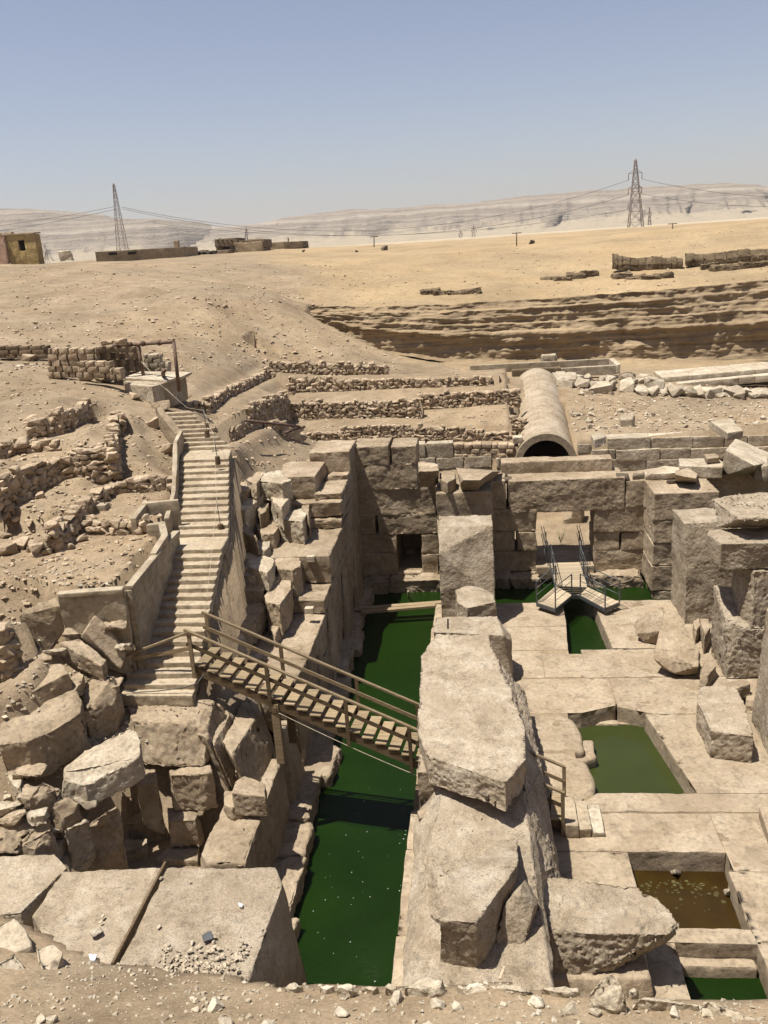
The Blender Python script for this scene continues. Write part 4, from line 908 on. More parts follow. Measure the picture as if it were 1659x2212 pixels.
wallstrip('parapet', [(lp[3][0], lp[3][1]-.1, 7.35, 6.2), (lp[3][0]-.38, 30.2, 7.75, 6.6), (lp[3][0]-.95, 32.3, 8.3, 7.2), (lp[4][0]-.05, 34.2, 8.75, 7.7), (lp[5][0], 35.6, 8.95, 7.8)], .17, stairs, CC, -1)
wallstrip('parapet', [(lp[5][0]-.1, 35.8, 8.8, 7.9), (lp[6][0]-.02, 37.3, 9.75, 9.0)], .3, stairs, SS, -1, amp=.08)
# lower terrace retaining wall beside the stairs
tw = thing('retaining_wall', 'plastered retaining wall with a corner holding the terrace left of the stairs', 'wall', (-10.4, 22.5, 5))
c0, c1, c2 = at(880,20,6,Z=7.1), at(670,265,6,Z=7.1), at(320,285,6,Z=7.15)
wallstrip('coping', [(c0.x, c0.y+1.0, 7.14, 7.0), (c0.x, c0.y, 7.14, 7.0), (c1.x, c1.y, 7.12, 6.98), (c2.x, c2.y, 7.14, 7.0)], .26, tw, CC, -1, bevel=.02)
wallstrip('wall_face', [(c0.x+.02, c0.y+1.0, 7.0, 5.4), (c0.x+.03, c0.y, 7.0, 5.2), (c1.x+.03, c1.y-.03, 6.98, 4.3), (c2.x, c2.y-.04, 7.0, 5.2)], .2, tw, CC, -1, amp=.06, rough=.04)
for i in range(5):
    a = c1.lerp(c2, i/5+.02); b = c1.lerp(c2, (i+1)/5-.01)
    rock('facing_block', boxpts(a.x, b.x, c1.y-.14+rs.uniform(-.03,.03), c1.y, 6.0, 6.5+rs.uniform(-.05,.1), .02, rs), SS, tw, bevel=.03, edge=.15, amp=.04)
uw = thing('retaining_wall', 'low plastered wall box beside the upper stair flight', 'wall', (-11.2, 27, 6.5))
d0, d1, d2 = at(965,950,3,Z=7.8), at(770,970,3,Z=7.8), at(700,1050,3,Z=7.75)
wallstrip('wall_face', [(d0.x, d0.y, 7.8, 6.3), (d1.x, d1.y, 7.8, 6.8), (d2.x, d2.y, 7.7, 7.0)], .2, uw, CC, -1, amp=.03)
e0, e1, e2 = at(910,1160,3,Z=7.3), at(890,1080,3,Z=7.5), at(800,1085,3,Z=7.5)
wallstrip('wall_face', [(e0.x, e0.y-1.2, 7.2, 5.8), (e0.x, e0.y, 7.4, 6.0), (e1.x, e1.y, 7.55, 6.4), (e2.x, e2.y, 7.5, 6.6)], .22, uw, CC, -1, amp=.03)

# ------------------------------------------------------------------ dry-stone walls
VAR = []
rv = random.Random(21)
for i in range(14):
    pts = []
    for k in range(16):
        v = Vector((rv.uniform(-1, 1), rv.uniform(-1, 1), rv.uniform(-1, 1)))
        m = max(abs(v.x), abs(v.y), abs(v.z)); v = v/m*.5
        v = v*.84 + v.normalized()*.5*.18
        pts.append(v)
    bm = bmesh.new()
    for p in pts: bm.verts.new(p)
    r = bmesh.ops.convex_hull(bm, input=bm.verts[:])
    dead = [g for g in r['geom_interior'] + r['geom_unused'] if isinstance(g, bmesh.types.BMVert)]
    if dead: bmesh.ops.delete(bm, geom=list(set(dead)), context='VERTS')
    bmesh.ops.bevel(bm, geom=bm.edges[:], offset=.045, segments=1, affect='EDGES', clamp_overlap=True)
    xs = [v.co for v in bm.verts]
    for ax in range(3):
        lo, hi = min(c[ax] for c in xs), max(c[ax] for c in xs)
        for c in xs: c[ax] = (c[ax]-lo)/(hi-lo) - .5
    VAR.append(from_bm('stone', bm, FS))
VARS = {id(FS): VAR}
def variants(mat):
    if id(mat) not in VARS:
        L = []
        for m in VAR[:8]:
            c = m.copy(); c.materials.clear(); c.materials.append(mat); L.append(c)
        VARS[id(mat)] = L
    return VARS[id(mat)]
def stone(parent, p, rotz, sx, sy, sz, mat=FS, name='stone', tilt=.08, rnd=rv):
    o = bpy.data.objects.new(name, rnd.choice(variants(mat))); COL.objects.link(o)
    o.scale = (sx, sy, sz); o.rotation_euler = (rnd.uniform(-tilt, tilt), rnd.uniform(-tilt, tilt), rotz + rnd.choice((0, math.pi)) + rnd.uniform(-tilt, tilt))
    if parent is not None:
        o.parent = parent; o.matrix_parent_inverse = Matrix.Translation(-Vector(parent.location))
    o.location = p
    return o
def drywall(label, pts, hs, sw=(.24, .5), ch=.22, depth=.42, ragged=.3, mat=FS, cap=300):
    t = thing('dry_stone_wall', label, 'wall', pts[len(pts)//2])
    seg = [(Vector(a), Vector(b), ha, hb) for a, b, ha, hb in zip(pts, pts[1:], hs, hs[1:])]
    n = 0
    for a, b, ha, hb in seg:
        L = Vector((b.x-a.x, b.y-a.y, 0)).length
        if L < .05: continue
        nrm = front_normal(a, b); rot = math.atan2(b.y-a.y, b.x-a.x)
        rows = int(max(ha, hb)/ch + .5) + 1
        for r in range(-1, rows):
            s = -rv.uniform(0, .2)
            while s < L:
                w = rv.uniform(*sw)*rv.choice((.7, .9, 1, 1, 1.15, 1.4)); h = ch*rv.uniform(.75, 1.35)
                f = min(max((s+w/2)/L, 0), 1); H = ha*(1-f) + hb*f
                z = r*ch + h*.35
                if z + h*.4 < H + rv.uniform(-ragged, ragged)*ch*1.6 and n < cap:
                    p = a.lerp(b, f); p.z += z; p += nrm*(rv.uniform(-.05, .05) - z*.07 - depth*.25)
                    stone(t, p, rot, w*1.22, depth*rv.uniform(.85, 1.15), h*1.28, mat); n += 1
                s += w
    return t
LAB = {'upper_left': 'rough stone wall on the left slope above the curved bastion', 'bastion': 'tallest curved dry stone bastion wall on the left slope',
       'lower_left': 'dry stone wall running from the stairs down below the bastion', 'short_row': 'short row of stones on the terrace beside the low plastered wall',
       'left_edge': 'line of large stones at left edge below the upper wall', 'far_left': 'high dry stone wall at the far left edge beside the bulging boulder', 'vee_upper': 'dry stone wall climbing right of the stair top, upper of two',
       'vee_lower': 'dry stone wall climbing right of the stair top, lower taller one'}
for nm, pts, hs in DRY:
    drywall(LAB[nm], pts, [h*1.08 for h in hs], sw=(.22, .44), ch=.21, ragged=.2)
# terrace walls behind the hall
def Yw(*l): return [at(u, v, Y=y) for u, v, y in l]
drywall('lowest terrace wall of loose stones just above the far hall wall', Yw((640,972,52.1),(800,960,52.1),(985,958,52.1),(1130,952,52.1)), [1.0,1.25,1.1,.4], sw=(.2,.4), ch=.2, ragged=.2)
drywall('low row of stones above the timber beam beside the vault', Yw((985,925,54),(1060,918,54),(1135,915,54)), [.6,.55,.5], sw=(.18,.36), ch=.17)
drywall('second terrace wall from below, left part', Yw((632,910,55.1),(760,908,55.1),(905,905,55.1)), [1.35,1.3,1.35], sw=(.2,.4), ch=.2, ragged=.2)
drywall('second terrace wall from below, right part set further back', Yw((905,884,56.4),(1010,880,56.4),(1120,873,56.4)), [1.1,1.1,1.0], sw=(.2,.4), ch=.2, ragged=.2)
drywall('third terrace wall from below, the longest one', Yw((626,852,58.1),(760,852,58.1),(905,850,58.1),(1060,838,58.1)), [1.25,1.1,1.0,.8], sw=(.2,.4), ch=.2, ragged=.2, cap=300)
drywall('topmost terrace wall under the sandy mound', Yw((585,803,61.1),(700,808,61.1),(835,813,61.1)), [.75,.95,.85], sw=(.2,.4), ch=.19, ragged=.2)
drywall('broken end of stones where the left rubble meets the terraces', Yw((560,965,46.0),(600,945,47.0),(655,960,48.5)), [.8,1.1,.6], sw=(.3,.6), ch=.26)

# ------------------------------------------------------------------ rocks on the left slope below the stairs
def lrock(lab, k, uv, z, dn, mat=SS, cat='stone block', name='fallen_block', spread=.05, **kw):
    kw['bevel'] = min(kw.get('bevel', .02), .05); kw.setdefault('bevel', .02); kw.setdefault('edge', .15); kw.setdefault('amp', .05); kw.setdefault('rough', .04); kw.setdefault('chips', 1)
    return rock(name, prism(tops(k, uv, z), dn, spread), mat, None, lab, cat, **kw)
lrock('oblong dressed block lying on the slope at far left', 17, [(50,625,5.2),(200,608,5.25),(300,545,5.3),(520,440,5.5),(470,362,5.6),(325,372,5.6)], 5.3, .55, chips=0)
lrock('grey dressed block tilted below the retaining wall corner', 17, [(450,215,5.9),(600,175,5.95),(805,345,5.35),(770,395,5.3),(600,350,5.3)], 5.6, .5, chips=0)
rock('fallen_block', [at(u, v, 17, Z=z) for u, v, z in [(720,0,6.5),(610,170,5.9),(960,300,5.3),(830,100,6.0),(630,175,5.6),(880,310,5.15),(640,130,6.1)]] + [Vector((-11.1,22.2,5.2)), Vector((-10.4,21.6,4.9))], SS, None, 'sharp edged dressed block standing on its corner beside the retaining wall', 'stone block', bevel=.03, edge=.13, amp=.03)
lrock('small rounded stone right of the oblong dressed block', 17, [(460,520),(600,425),(635,455),(620,520),(545,560)], 5.1, .35, cat='stone', name='loose_stone')
lrock('bulging boulder under the plastered terrace wall at left', 6, [(100,420,6.6),(190,360,6.8),(300,320,6.9),(325,370,6.7),(280,470,6.2),(190,560,5.7)], 6.5, .9, bevel=.12, segs=3, chips=2)
lrock('wide flat topped rock shelf on the lower left slope', 17, [(0,790,4.85),(250,640,4.95),(570,575,4.95),(620,690,4.8),(610,750,4.75),(400,880,4.65),(210,965,4.6),(0,990,4.6)], 4.8, 1.1, bevel=.08, amp=.09, rough=.07, edge=.13)
lrock('rounded rock mass beside the lowest stairs', 17, [(585,560,4.75),(700,470,4.9),(870,470,4.9),(910,560,4.6),(850,690,4.3),(720,800,4.1),(640,740,4.4)], 4.7, 1.0, bevel=.12, segs=3, amp=.1, rough=.07)
lrock('buried rock face below the wide flat shelf', 17, [(200,960,4.3),(420,880,4.35),(600,790,4.35),(590,950,4.0),(420,1060,3.8),(390,1150,3.6),(210,1150,3.7)], 4.2, .9, bevel=.1, amp=.1, rough=.07)
lrock('big pale cracked slab overhanging the pit', 17, [(430,1210,3.75),(640,1040,3.85),(960,890,3.95),(1030,890,3.95),(1065,950,3.9),(1060,1090,3.7),(800,1190,3.6),(650,1300,3.5),(500,1265,3.6)], 3.8, .62, LS, bevel=.05, amp=.07, rough=.06, edge=.11)
lrock('blocky boulder at left edge below the rock shelf', 17, [(0,1110,4.0),(150,1050,4.1),(205,1080,4.1),(190,1200,3.8),(60,1290,3.6),(0,1290,3.6)], 3.9, 1.0, chips=3)
lrock('small upright pale stone at lower left', 17, [(50,1220),(130,1180),(165,1210),(160,1330),(100,1300)], 3.8, .7, LS, name='loose_stone', cat='stone', chips=2)
lrock('pale flat cap stone on the broken rocks above the near slab', 17, [(190,1500,3.55),(270,1450,3.6),(370,1455,3.6),(340,1525,3.5),(230,1540,3.5)], 3.5, .25, LS, name='loose_stone', cat='stone', chips=2)
lrock('dark broken rock mass left of the pit', 17, [(70,1720,3.1),(200,1550,3.45),(360,1480,3.5),(400,1560,3.3),(390,1700,2.9),(260,1790,2.8)], 3.2, 1.5, bevel=.08, amp=.1, chips=4, rough=.08)
lrock('craggy rock at the lip of the pit', 17, [(380,1440,3.5),(520,1350,3.6),(600,1390,3.5),(570,1500,3.2),(470,1560,3.1),(400,1520,3.2)], 3.3, .9, bevel=.06, amp=.1, chips=4, rough=.08)
lrock('narrow pale spur of rock dropping into the pit', 17, [(490,1640,2.9),(600,1480,3.25),(660,1465,3.25),(665,1530,3.0),(560,1700,2.5)], 2.9, 1.2, LS, bevel=.05, amp=.09, chips=3, rough=.08)
lrock('jumbled rock below the pale spur in the pit', 17, [(540,1720,2.3),(700,1580,2.6),(880,1440,2.9),(900,1500,2.6),(760,1680,2.0),(700,1800,1.7)], 2.3, 1.9, bevel=.08, amp=.1, chips=3, rough=.08)
lrock('flaked stone above the pale spur', 17, [(210,1390,3.75),(340,1240,4.0),(430,1230,3.95),(420,1330,3.75),(300,1420,3.6)], 3.8, .5, chips=3, rough=.07)
lrock('standing dark slab under the big stair block', 17, [(1020,1170,2.65),(1180,1165,2.65),(1185,1280,2.4),(1040,1300,2.4)], 2.5, 1.7, chips=2)
lrock('dark buried block at the back of the pit', 17, [(900,1520,1.0),(1240,1480,1.0),(1250,1560,.9),(900,1600,.9)], 1.0, .8, chips=1)
lrock('low dark block on the pit floor', 17, [(900,1700,.65),(1120,1690,.65),(1110,1780,.6),(920,1790,.6)], .6, .5, chips=1)
lrock('squared block of the pit wall below the stairs', 17, [(1275,1165,2.62),(1540,1150,2.62),(1600,1130,2.6),(1610,1190,2.6),(1530,1215,2.58),(1285,1220,2.58)], 2.6, 1.15, chips=0, bevel=.09, segs=3, rough=.06, edge=.1)
lrock('worn step block beneath the squared pit wall block', 17, [(1265,1460,1.45),(1490,1450,1.45),(1510,1500,1.4),(1480,1560,1.35),(1265,1570,1.35)], 1.4, .9, chips=0, rough=.06)
lrock('sandy step of stone at the foot of the pit wall', 17, [(1180,1850,.42),(1290,1740,.42),(1510,1730,.42),(1500,1870,.42)], .42, .5, chips=0)
rock('stair_base_block', [at(u, v, 17, Z=z) for u, v, z in [(955,675,3.9),(1440,650,3.9),(1400,830,3.72),(1000,810,3.72),(960,850,3.55),(1450,880,3.5),(1570,890,3.45),(1640,640,3.85)]] + [at(u, v, 17, Z=2.62) for u, v in [(1070,1150),(1290,1160),(1550,1160)]] + [Vector((-10.2,21.9,2.7)), Vector((-7.5,22.2,2.7))], SS, None, 'huge rough block under the foot of the stairs', 'stone block', bevel=.1, segs=3, edge=.12, amp=.06, rough=.08, freq=1.5)
for i, (uv, z, lab) in enumerate([([(1170,860),(1190,900),(1110,1080),(1060,1060)], 3.45, 'first leaning slab right of the stair base block'), ([(1225,900),(1240,960),(1150,1130),(1130,1060)], 3.2, 'second leaning slab right of the stair base block'), ([(1330,840),(1390,960),(1250,1180),(1200,1100)], 3.0, 'third leaning slab beside the dark opening under the bridge')]):
    q = tops(6, uv, z); rock('leaning_slab', q + [p + Vector((.5, .1, -1.9)) for p in q] + [p + Vector((.1, .4, -.3)) for p in q], SS, None, lab, 'stone block', bevel=.05, edge=.14, amp=.06, rough=.05)
# the jumble of angular rocks on the lower left slope
rj = random.Random(31)
for i, (u, v, z, s_) in enumerate([(60,830,4.7,.5),(120,1060,4.0,.45),(240,1180,3.9,.4),(300,1330,3.7,.5),(40,1420,3.5,.55),(120,1480,3.4,.45),(60,1560,3.2,.55),(160,1620,3.0,.5),(330,1580,3.0,.45),(450,1600,2.7,.45),(420,1720,2.3,.5),(330,1740,2.5,.5),(620,1380,3.1,.4),(20,1700,3.0,.5),(760,560,4.6,.35),(840,500,4.8,.3),(420,250,5.8,.35),(300,330,5.7,.4),(560,120,6.0,.35),(880,60,6.2,.35),(930,230,5.6,.25),(120,560,5.1,.3),(10,520,5.2,.4)]):
    p = at(u, v, 17, Z=z); pts = []
    for k in range(11):
        d = Vector((rj.uniform(-1, 1), rj.uniform(-1, 1), rj.uniform(-.8, .7))); d = d/max(abs(d.x), abs(d.y), abs(d.z)); pts.append(p + Vector((d.x*s_*1.0, d.y*s_*.75, d.z*s_*.5 - s_*.25)))
    rock('broken_rock', pts, LS if i % 4 == 0 else SS, None, 'angular broken rock in the jumble on the lower left slope', 'stone', 'broken rocks on the lower left slope', bevel=.012, edge=.1, amp=.05, rough=.06, freq=2)
# opening and stones under the bridge
rock('wall_block', [(-7.4,24.6,2.9),(-6.25,24.6,2.75),(-6.25,27.0,2.5),(-7.6,27.0,2.6),(-7.4,24.6,1.5),(-6.2,24.8,-.5),(-6.2,27.0,-.5),(-7.6,27,.5)], SS, None, 'pale topped wall block end above the canal behind the bridge legs', 'stone block', bevel=.06, edge=.16, amp=.05, rough=.04)
rock('wall_block', [(-7.9,22.3,-.3),(-7.3,22.3,-.3),(-7.3,26,-.3),(-7.9,26,-.3),(-7.9,22.3,2.6),(-7.5,22.3,2.5),(-7.5,26,2.5),(-7.9,26,2.6)], SS, None, 'shaded back wall under the wooden bridge', 'stone block', bevel=.05, edge=.2, amp=.06)
rock('leaning_slab', [(-6.3,22.5,-.4),(-6.05,22.6,-.4),(-6.05,24.3,-.4),(-6.3,24.3,-.4),(-6.6,23.2,1.9),(-6.35,23.3,1.9),(-6.4,24.3,1.7),(-6.7,24.3,1.7)], SS, None, 'shaded slab leaning on the canal wall under the bridge', 'stone block', bevel=.05, edge=.16, amp=.05)

# rubble between the stairs and the canal wall (read from the photograph one by one)
RB = [  # (top outline on crop 13, z, height, label)
    ([(205,500),(270,470),(350,500),(330,560),(235,610)], 6.3, .7, 'boulder nearest the stairs at the top of the rubble'),
    ([(300,470),(390,400),(490,390),(400,470),(390,530)], 6.6, .5, 'cracked stone tucked behind the top boulders of the rubble'),
    ([(395,440),(520,400),(620,380),(735,480),(640,510),(400,480)], 6.55, .65, 'long sunlit boulder crowning the rubble beside the stairs'),
    ([(230,720),(350,600),(540,560),(390,690),(280,790)], 5.9, .9, 'left piece of the split pale boulder in the rubble'),
    ([(385,720),(440,680),(520,690),(490,780),(430,810)], 5.6, .5, 'small knob of stone between the two split boulder pieces'),
    ([(530,640),(560,550),(720,570),(710,650),(640,740),(560,690)], 5.9, .75, 'right piece of the split pale boulder in the rubble'),
    ([(560,790),(700,770),(860,740),(880,800),(840,880),(620,850)], 5.3, .85, 'big squared block with pale chipped end in the rubble'),
    ([(820,720),(880,690),(905,720),(900,830),(860,800)], 5.35, .7, 'chipped stone joining the squared block to the wall steps'),
    ([(370,880),(450,830),(560,860),(610,930),(570,990),(440,1000)], 5.0, .7, 'twisted smooth stone with a hollow in the rubble'),
    ([(180,940),(275,870),(300,950),(405,1030),(330,1010)], 5.3, .9, 'dark tilted block touching the stairs in the rubble'),
    ([(380,1060),(530,1050),(530,1110),(480,1160),(390,1160)], 4.7, .5, 'pale cube beside the dark tilted block'),
    ([(265,1180),(320,1160),(560,1220),(565,1290),(500,1370),(280,1300)], 4.55, .6, 'flat pale slab in the middle of the rubble'),
    ([(250,1330),(330,1310),(410,1350),(400,1400),(260,1400)], 4.3, .5, 'stone wedged under the left of the flat pale slab'),
    ([(570,1230),(650,1210),(830,1215),(820,1300),(740,1340),(600,1330)], 4.25, .9, 'grooved block below the great flat wall step'),
    ([(240,1470),(300,1445),(470,1455),(465,1540),(250,1540)], 3.95, .5, 'brick shaped dressed block in the lower rubble'),
    ([(470,1590),(620,1440),(730,1440),(735,1520),(620,1680),(500,1650)], 3.85, .9, 'craggy block right of the brick shaped block'),
    ([(220,1800),(270,1640),(430,1640),(490,1690),(380,1850),(240,1900)], 3.5, .6, 'large slab sloping beside the lowest stair flight'),
    ([(560,1720),(660,1700),(640,1850),(570,1980),(530,1900)], 3.0, .9, 'shaded rock wedged behind the last wall step'),
    ([(160,1380),(215,1420),(190,1530),(140,1480)], 4.4, .8, 'rounded rock pressed against the stair flank'),
    ([(200,1940),(260,1930),(300,2050),(220,2080)], 3.3, .4, 'small pale stone just behind the bridge railing'),
    ([(560,1330),(640,1340),(620,1430),(520,1500),(480,1450)], 3.95, .4, 'dark broken stone in a hollow of the rubble'),
]
for uv, z, dn, lab in RB:
    rock('rubble_block', prism(tops(13, uv, z), dn*1.35, .06), LS if 'pale' in lab or 'sunlit' in lab else SS, None, lab, 'stone block', bevel=.03, edge=.12, amp=.06, chips=1, chip=.15, rough=.06, freq=1.8)

# ------------------------------------------------------------------ great slabs at the lower left
ns = thing('great_block', 'great flat topped granite block with a dark slit at lower left', 'stone block', (-7, 14.3, -.5))
q1 = tops(9, [(720,425),(1190,425),(1225,500),(1200,560),(1080,905),(497,858)], 3.0)
rock('block_half', q1 + [Vector((p.x + (.12 if p.x > -5 else 0), p.y, -.9)) for p in q1] + [Vector((-4.5,16.3,-.9)), Vector((-4.45,14.6,1.2))], GR, ns, bevel=.07, edge=.13, amp=.035, rough=.03)
q2 = tops(9, [(265,442),(700,428),(475,855),(200,760),(135,640)], 2.97)
rock('block_half', q2 + [Vector((p.x, p.y, -.5)) for p in q2], GR, ns, bevel=.05, edge=.13, amp=.035, rough=.03)
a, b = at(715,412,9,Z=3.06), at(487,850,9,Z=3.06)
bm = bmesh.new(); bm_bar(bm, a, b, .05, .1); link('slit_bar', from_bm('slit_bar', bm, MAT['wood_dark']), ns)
lrock('second granite slab cut by the left edge beside the great block', 9, [(-60,385),(60,375),(235,368),(290,430),(200,500),(90,625),(-60,640)], 2.95, 2.5, GR, rough=.03, chips=0)
lrock('upper pale boulder at the left edge on the dirt bank', 9, [(-20,670,3.55),(60,650,3.6),(105,700,3.5),(130,770,3.4),(60,800,3.35),(-20,780,3.35)], 3.5, .5, LS, cat='boulder', name='boulder', bevel=.1, amp=.08, chips=3)
lrock('lower pale boulder at the left edge on the dirt bank', 9, [(-20,820,3.8),(60,795,3.8),(110,820,3.75),(125,880,3.6),(60,935,3.5),(-20,940,3.5)], 3.7, .45, LS, cat='boulder', name='boulder', bevel=.1, amp=.08, chips=3)
lrock('third pale boulder right of the two at the left edge', 9, [(155,780),(230,770),(268,800),(240,860),(195,885),(165,840)], 3.5, .4, LS, cat='boulder', name='boulder', bevel=.08, amp=.07, chips=3)

# ------------------------------------------------------------------ wooden bridge with rails
WD, WK = MAT['wood'], MAT['wood_dark']
br = thing('footbridge', 'weathered wooden stair bridge sloping across the green canal', 'bridge', (1.85, 21.0, 0))
N0, N1 = Vector((-8.5, 22.25, 4.78)), Vector((1.85, 21.0, .42))
dr = (N1 - N0); hd = Vector((dr.x, dr.y, 0)).normalized(); pp = Vector((-hd.y, hd.x, 0))
Wd = 1.12
for s in (0.02, Wd-.02):
    bar('stringer', N0 + pp*s + Vector((0, 0, -.24)), N1 + pp*s + Vector((0, 0, -.16)), .06, .24, WK, br)
nt_ = 28
for i in range(nt_):
    c = N0 + dr*((i+.5)/nt_); c = Vector((c.x, c.y, c.z))
    bar('tread', c - pp*.04, c + pp*(Wd+.04), .33, .045, WD, br, .006)
    bar('riser_cleat', c + hd*.13 - pp*.02 + Vector((0, 0, -.07)), c + hd*.13 + pp*(Wd+.02) + Vector((0, 0, -.07)), .03, .08, WK, br)
for s, nm in ((0.0, 'near'), (Wd, 'far')):
    off = pp*(s + (-.06 if s == 0 else .06))
    ext = 0.06 if s == 0 else 0.02
    a = N0 - dr*.012 + off; b = N1 + dr*.002 + off
    bar('handrail', a + Vector((0, 0, 1.02)), b + Vector((0, 0, .98)), .09, .055, WD, br)
    bar('mid_rail', a + Vector((0, 0, .56)) + pp*(.04 if s == 0 else -.04), b + Vector((0, 0, .52)) + pp*(.04 if s == 0 else -.04), .035, .11, WD if s else WK, br)
    for t in (0, .215, .43, .60, .80, 1.0):
        c = N0 + dr*t + off
        bar('post', c + Vector((0, 0, -.45)), c + Vector((0, 0, 1.0)), .1, .09, WD if t in (0, 1.0) else WK, br)
# trestle legs standing on the long block
for s in (0.0, Wd):
    c = N0 + dr*.225 + pp*s
    bar('trestle_leg', Vector((c.x, c.y, 1.66)), Vector((c.x, c.y, c.z-.2)), .22, .16, WK if s else WD, br)
c = N0 + dr*.225
bar('trestle_beam', c + Vector((0, 0, -.36)) - pp*.1, c + pp*(Wd+.1) + Vector((0, 0, -.36)), .14, .16, WK, br)
for s in (.02, Wd):
    c = N0 + dr*.965 + pp*s
    bar('trestle_leg', Vector((c.x, c.y, 0.0)), Vector((c.x, c.y, c.z-.1)), .1, .1, WK, br)
tube('cable', [N0 + dr*t + pp*-.06 + Vector((0, 0, -.40 - .12*math.sin(math.pi*(t-.22)/.58))) for t in [.22+.58*i/16 for i in range(17)]], .009, MAT['wire'], br, 5)
# side rail closing the stairs
gt = thing('stair_barrier', 'two wooden rails closing off the bottom steps left of the bridge', 'railing', (-9, 22.2, 4.4))
p0 = N0 + Vector((.0, -.08, 1.0)); p1 = at(258,1421,Z=4.95)
bar('rail', p0, p1, .09, .06, WD, gt); bar('rail', N0 + Vector((0, -.08, .5)), p1 + Vector((.25, .02, -.06)), .04, .12, WD, gt)
# masonry steps at the foot of the bridge
sp = thing('foot_steps', 'three worn stone steps at the lower end of the wooden bridge', 'steps', (2.4, 21.5, 0))
for i, (x0, x1, z) in enumerate([(1.92,2.27,.42),(2.28,2.62,.29),(2.63,2.98,.16)]):
    rock('step', boxpts(x0, x1, 20.85+i*.02, 22.2-i*.03, .0, z, .015, rs), MAT['step'] if i < 2 else LS, sp, bevel=.02, edge=.14, amp=.02, rough=.015)
# posts and wire beside the stairs
wp = []
for i, (u, v, z) in enumerate([(1120,615,8.75),(1177,760,8.12),(1195,1130,6.62)]):
    p = at(u, v, 3, Z=z); t = thing('wire_post', ['top', 'middle', 'lowest'][i] + ' wooden stub post with a thin rod on the stair edge', 'post', p, 'wire posts on the stairs')
    bm = bmesh.new(); bmesh.ops.create_cone(bm, cap_ends=True, segments=10, radius1=.11, radius2=.10, depth=.32)
    for w in bm.verts: w.co += p + Vector((0, 0, .12))
    link('stub', from_bm('stub', bm, WK), t); tube('rod', [p + Vector((0, 0, .2)), p + Vector((-.03, 0, 1.15))], .014, MAT['steel'], t, 5); wp.append(p + Vector((-.03, 0, 1.1)))
wp = [at(860,330,3,Z=10.5), at(1010,460,3,Z=9.6)] + wp + [at(1135,170,6,Z=6.6), N0 + pp*Wd + Vector((0, 0, 1.05))]
tag(tube('guide_wire', wp, .006, MAT['wire'], None, 4), 'thin pale wire strung down the stairs between stub posts', 'wire')

# ------------------------------------------------------------------ plank bridge and stake at the far canal
pk = thing('plank_bridge', 'pair of old planks laid across the far end of the canal', 'plank', (-4, 36.2, -.2))
bar('plank', at(160,1612,12,Z=-.12), at(985,1548,12,Z=-.02), .3, .1, WD, pk, .01); bar('plank', at(210,1640,12,Z=-.1), at(880,1580,12,Z=.0), .26, .12, WD, pk, .01)
tag(recentre(tube('stake', [at(637,1520,12,Z=-.95), at(633,1450,12,Z=-.05)], [.04,.05], LS, None, 6)), 'short pale stake sticking out of the far canal water', 'stake')

# ------------------------------------------------------------------ forked metal platform at the door
pf = thing('metal_platform', 'forked steel platform with plank deck and railings before the big doorway', 'platform', (3.9, 38.5, 0))
DZ = .36; ST, DK = MAT['steel'], MAT['wood_deck']
mainL, mainR = 3.12, 4.52
n = 16
for i in range(n):
    y = 37.25 + (41.35-37.25)*(i+.5)/n
    bm = bmesh.new(); bm_box(bm, (mainL, y-.118, DZ-.04), (mainR, y+.118, DZ)); link('plank', from_bm('plank', bm, DK), pf)
def wing(c0, c1, c2, c3, n):           # quad deck: c0-c1 inner edge, c3-c2 outer edge
    for i in range(n):
        a0 = c0.lerp(c3, (i+.04)/n); a1 = c0.lerp(c3, (i+.96)/n); b0 = c1.lerp(c2, (i+.04)/n); b1 = c1.lerp(c2, (i+.96)/n)
        vs = [(*p.xy, DZ+.004) for p in (a0, b0, b1, a1)] + [(*p.xy, DZ-.04) for p in (a0, b0, b1, a1)]
        link('plank', mesh_raw('plank', vs, [(0,1,2,3),(7,6,5,4),(0,4,5,1),(1,5,6,2),(2,6,7,3),(3,7,4,0)], DK), pf)
V3 = lambda x, y: Vector((x, y, DZ))
LW = [V3(3.12,38.3), V3(3.72,37.2), V3(2.88,35.75), V3(2.12,36.45)]
RWG = [V3(4.1,37.2), V3(4.52,38.1), V3(5.68,36.3), V3(4.98,35.68)]
wing(LW[0], LW[1], LW[2], LW[3], 8); wing(RWG[1], RWG[0], RWG[3], RWG[2], 8)
vs = [V3(3.12,37.24), V3(3.12,38.3), V3(3.72,37.2)]; 
link('plank', mesh_raw('plank', [tuple(v) for v in (V3(3.12,38.3), V3(3.72,37.22), V3(4.1,37.22), V3(4.52,38.1))] , [(0,1,2,3)], DK), pf)
for a, b in [(LW[3], LW[2]), (LW[2], LW[1]), (LW[1], RWG[0]), (RWG[0], RWG[3]), (RWG[3], RWG[2]), (LW[0], LW[3]), (RWG[1], RWG[2]), (V3(3.1,38.3), V3(3.1,41.4)), (V3(4.54,38.1), V3(4.54,41.4))]:
    bar('edge_beam', a + Vector((0, 0, -.1)), b + Vector((0, 0, -.1)), .05, .16, ST, pf)
def railing(pts, h=1.0, ends=True):
    for a, b in zip(pts, pts[1:]):
        for hh in (h, h*.68, h*.36): tube('rail', [a + Vector((0, 0, hh)), b + Vector((0, 0, hh))], .022 if hh == h else .014, ST, pf, 6)
    for p in pts: bar('post', p, p + Vector((0, 0, h)), .055, .055, ST, pf)
railing([V3(3.12,41.3), V3(3.12,39.8), LW[0], LW[3]]); railing([V3(4.52,41.3), V3(4.52,39.7), RWG[1], RWG[2]])
railing([LW[2], LW[1]]); railing([RWG[0], RWG[3]])
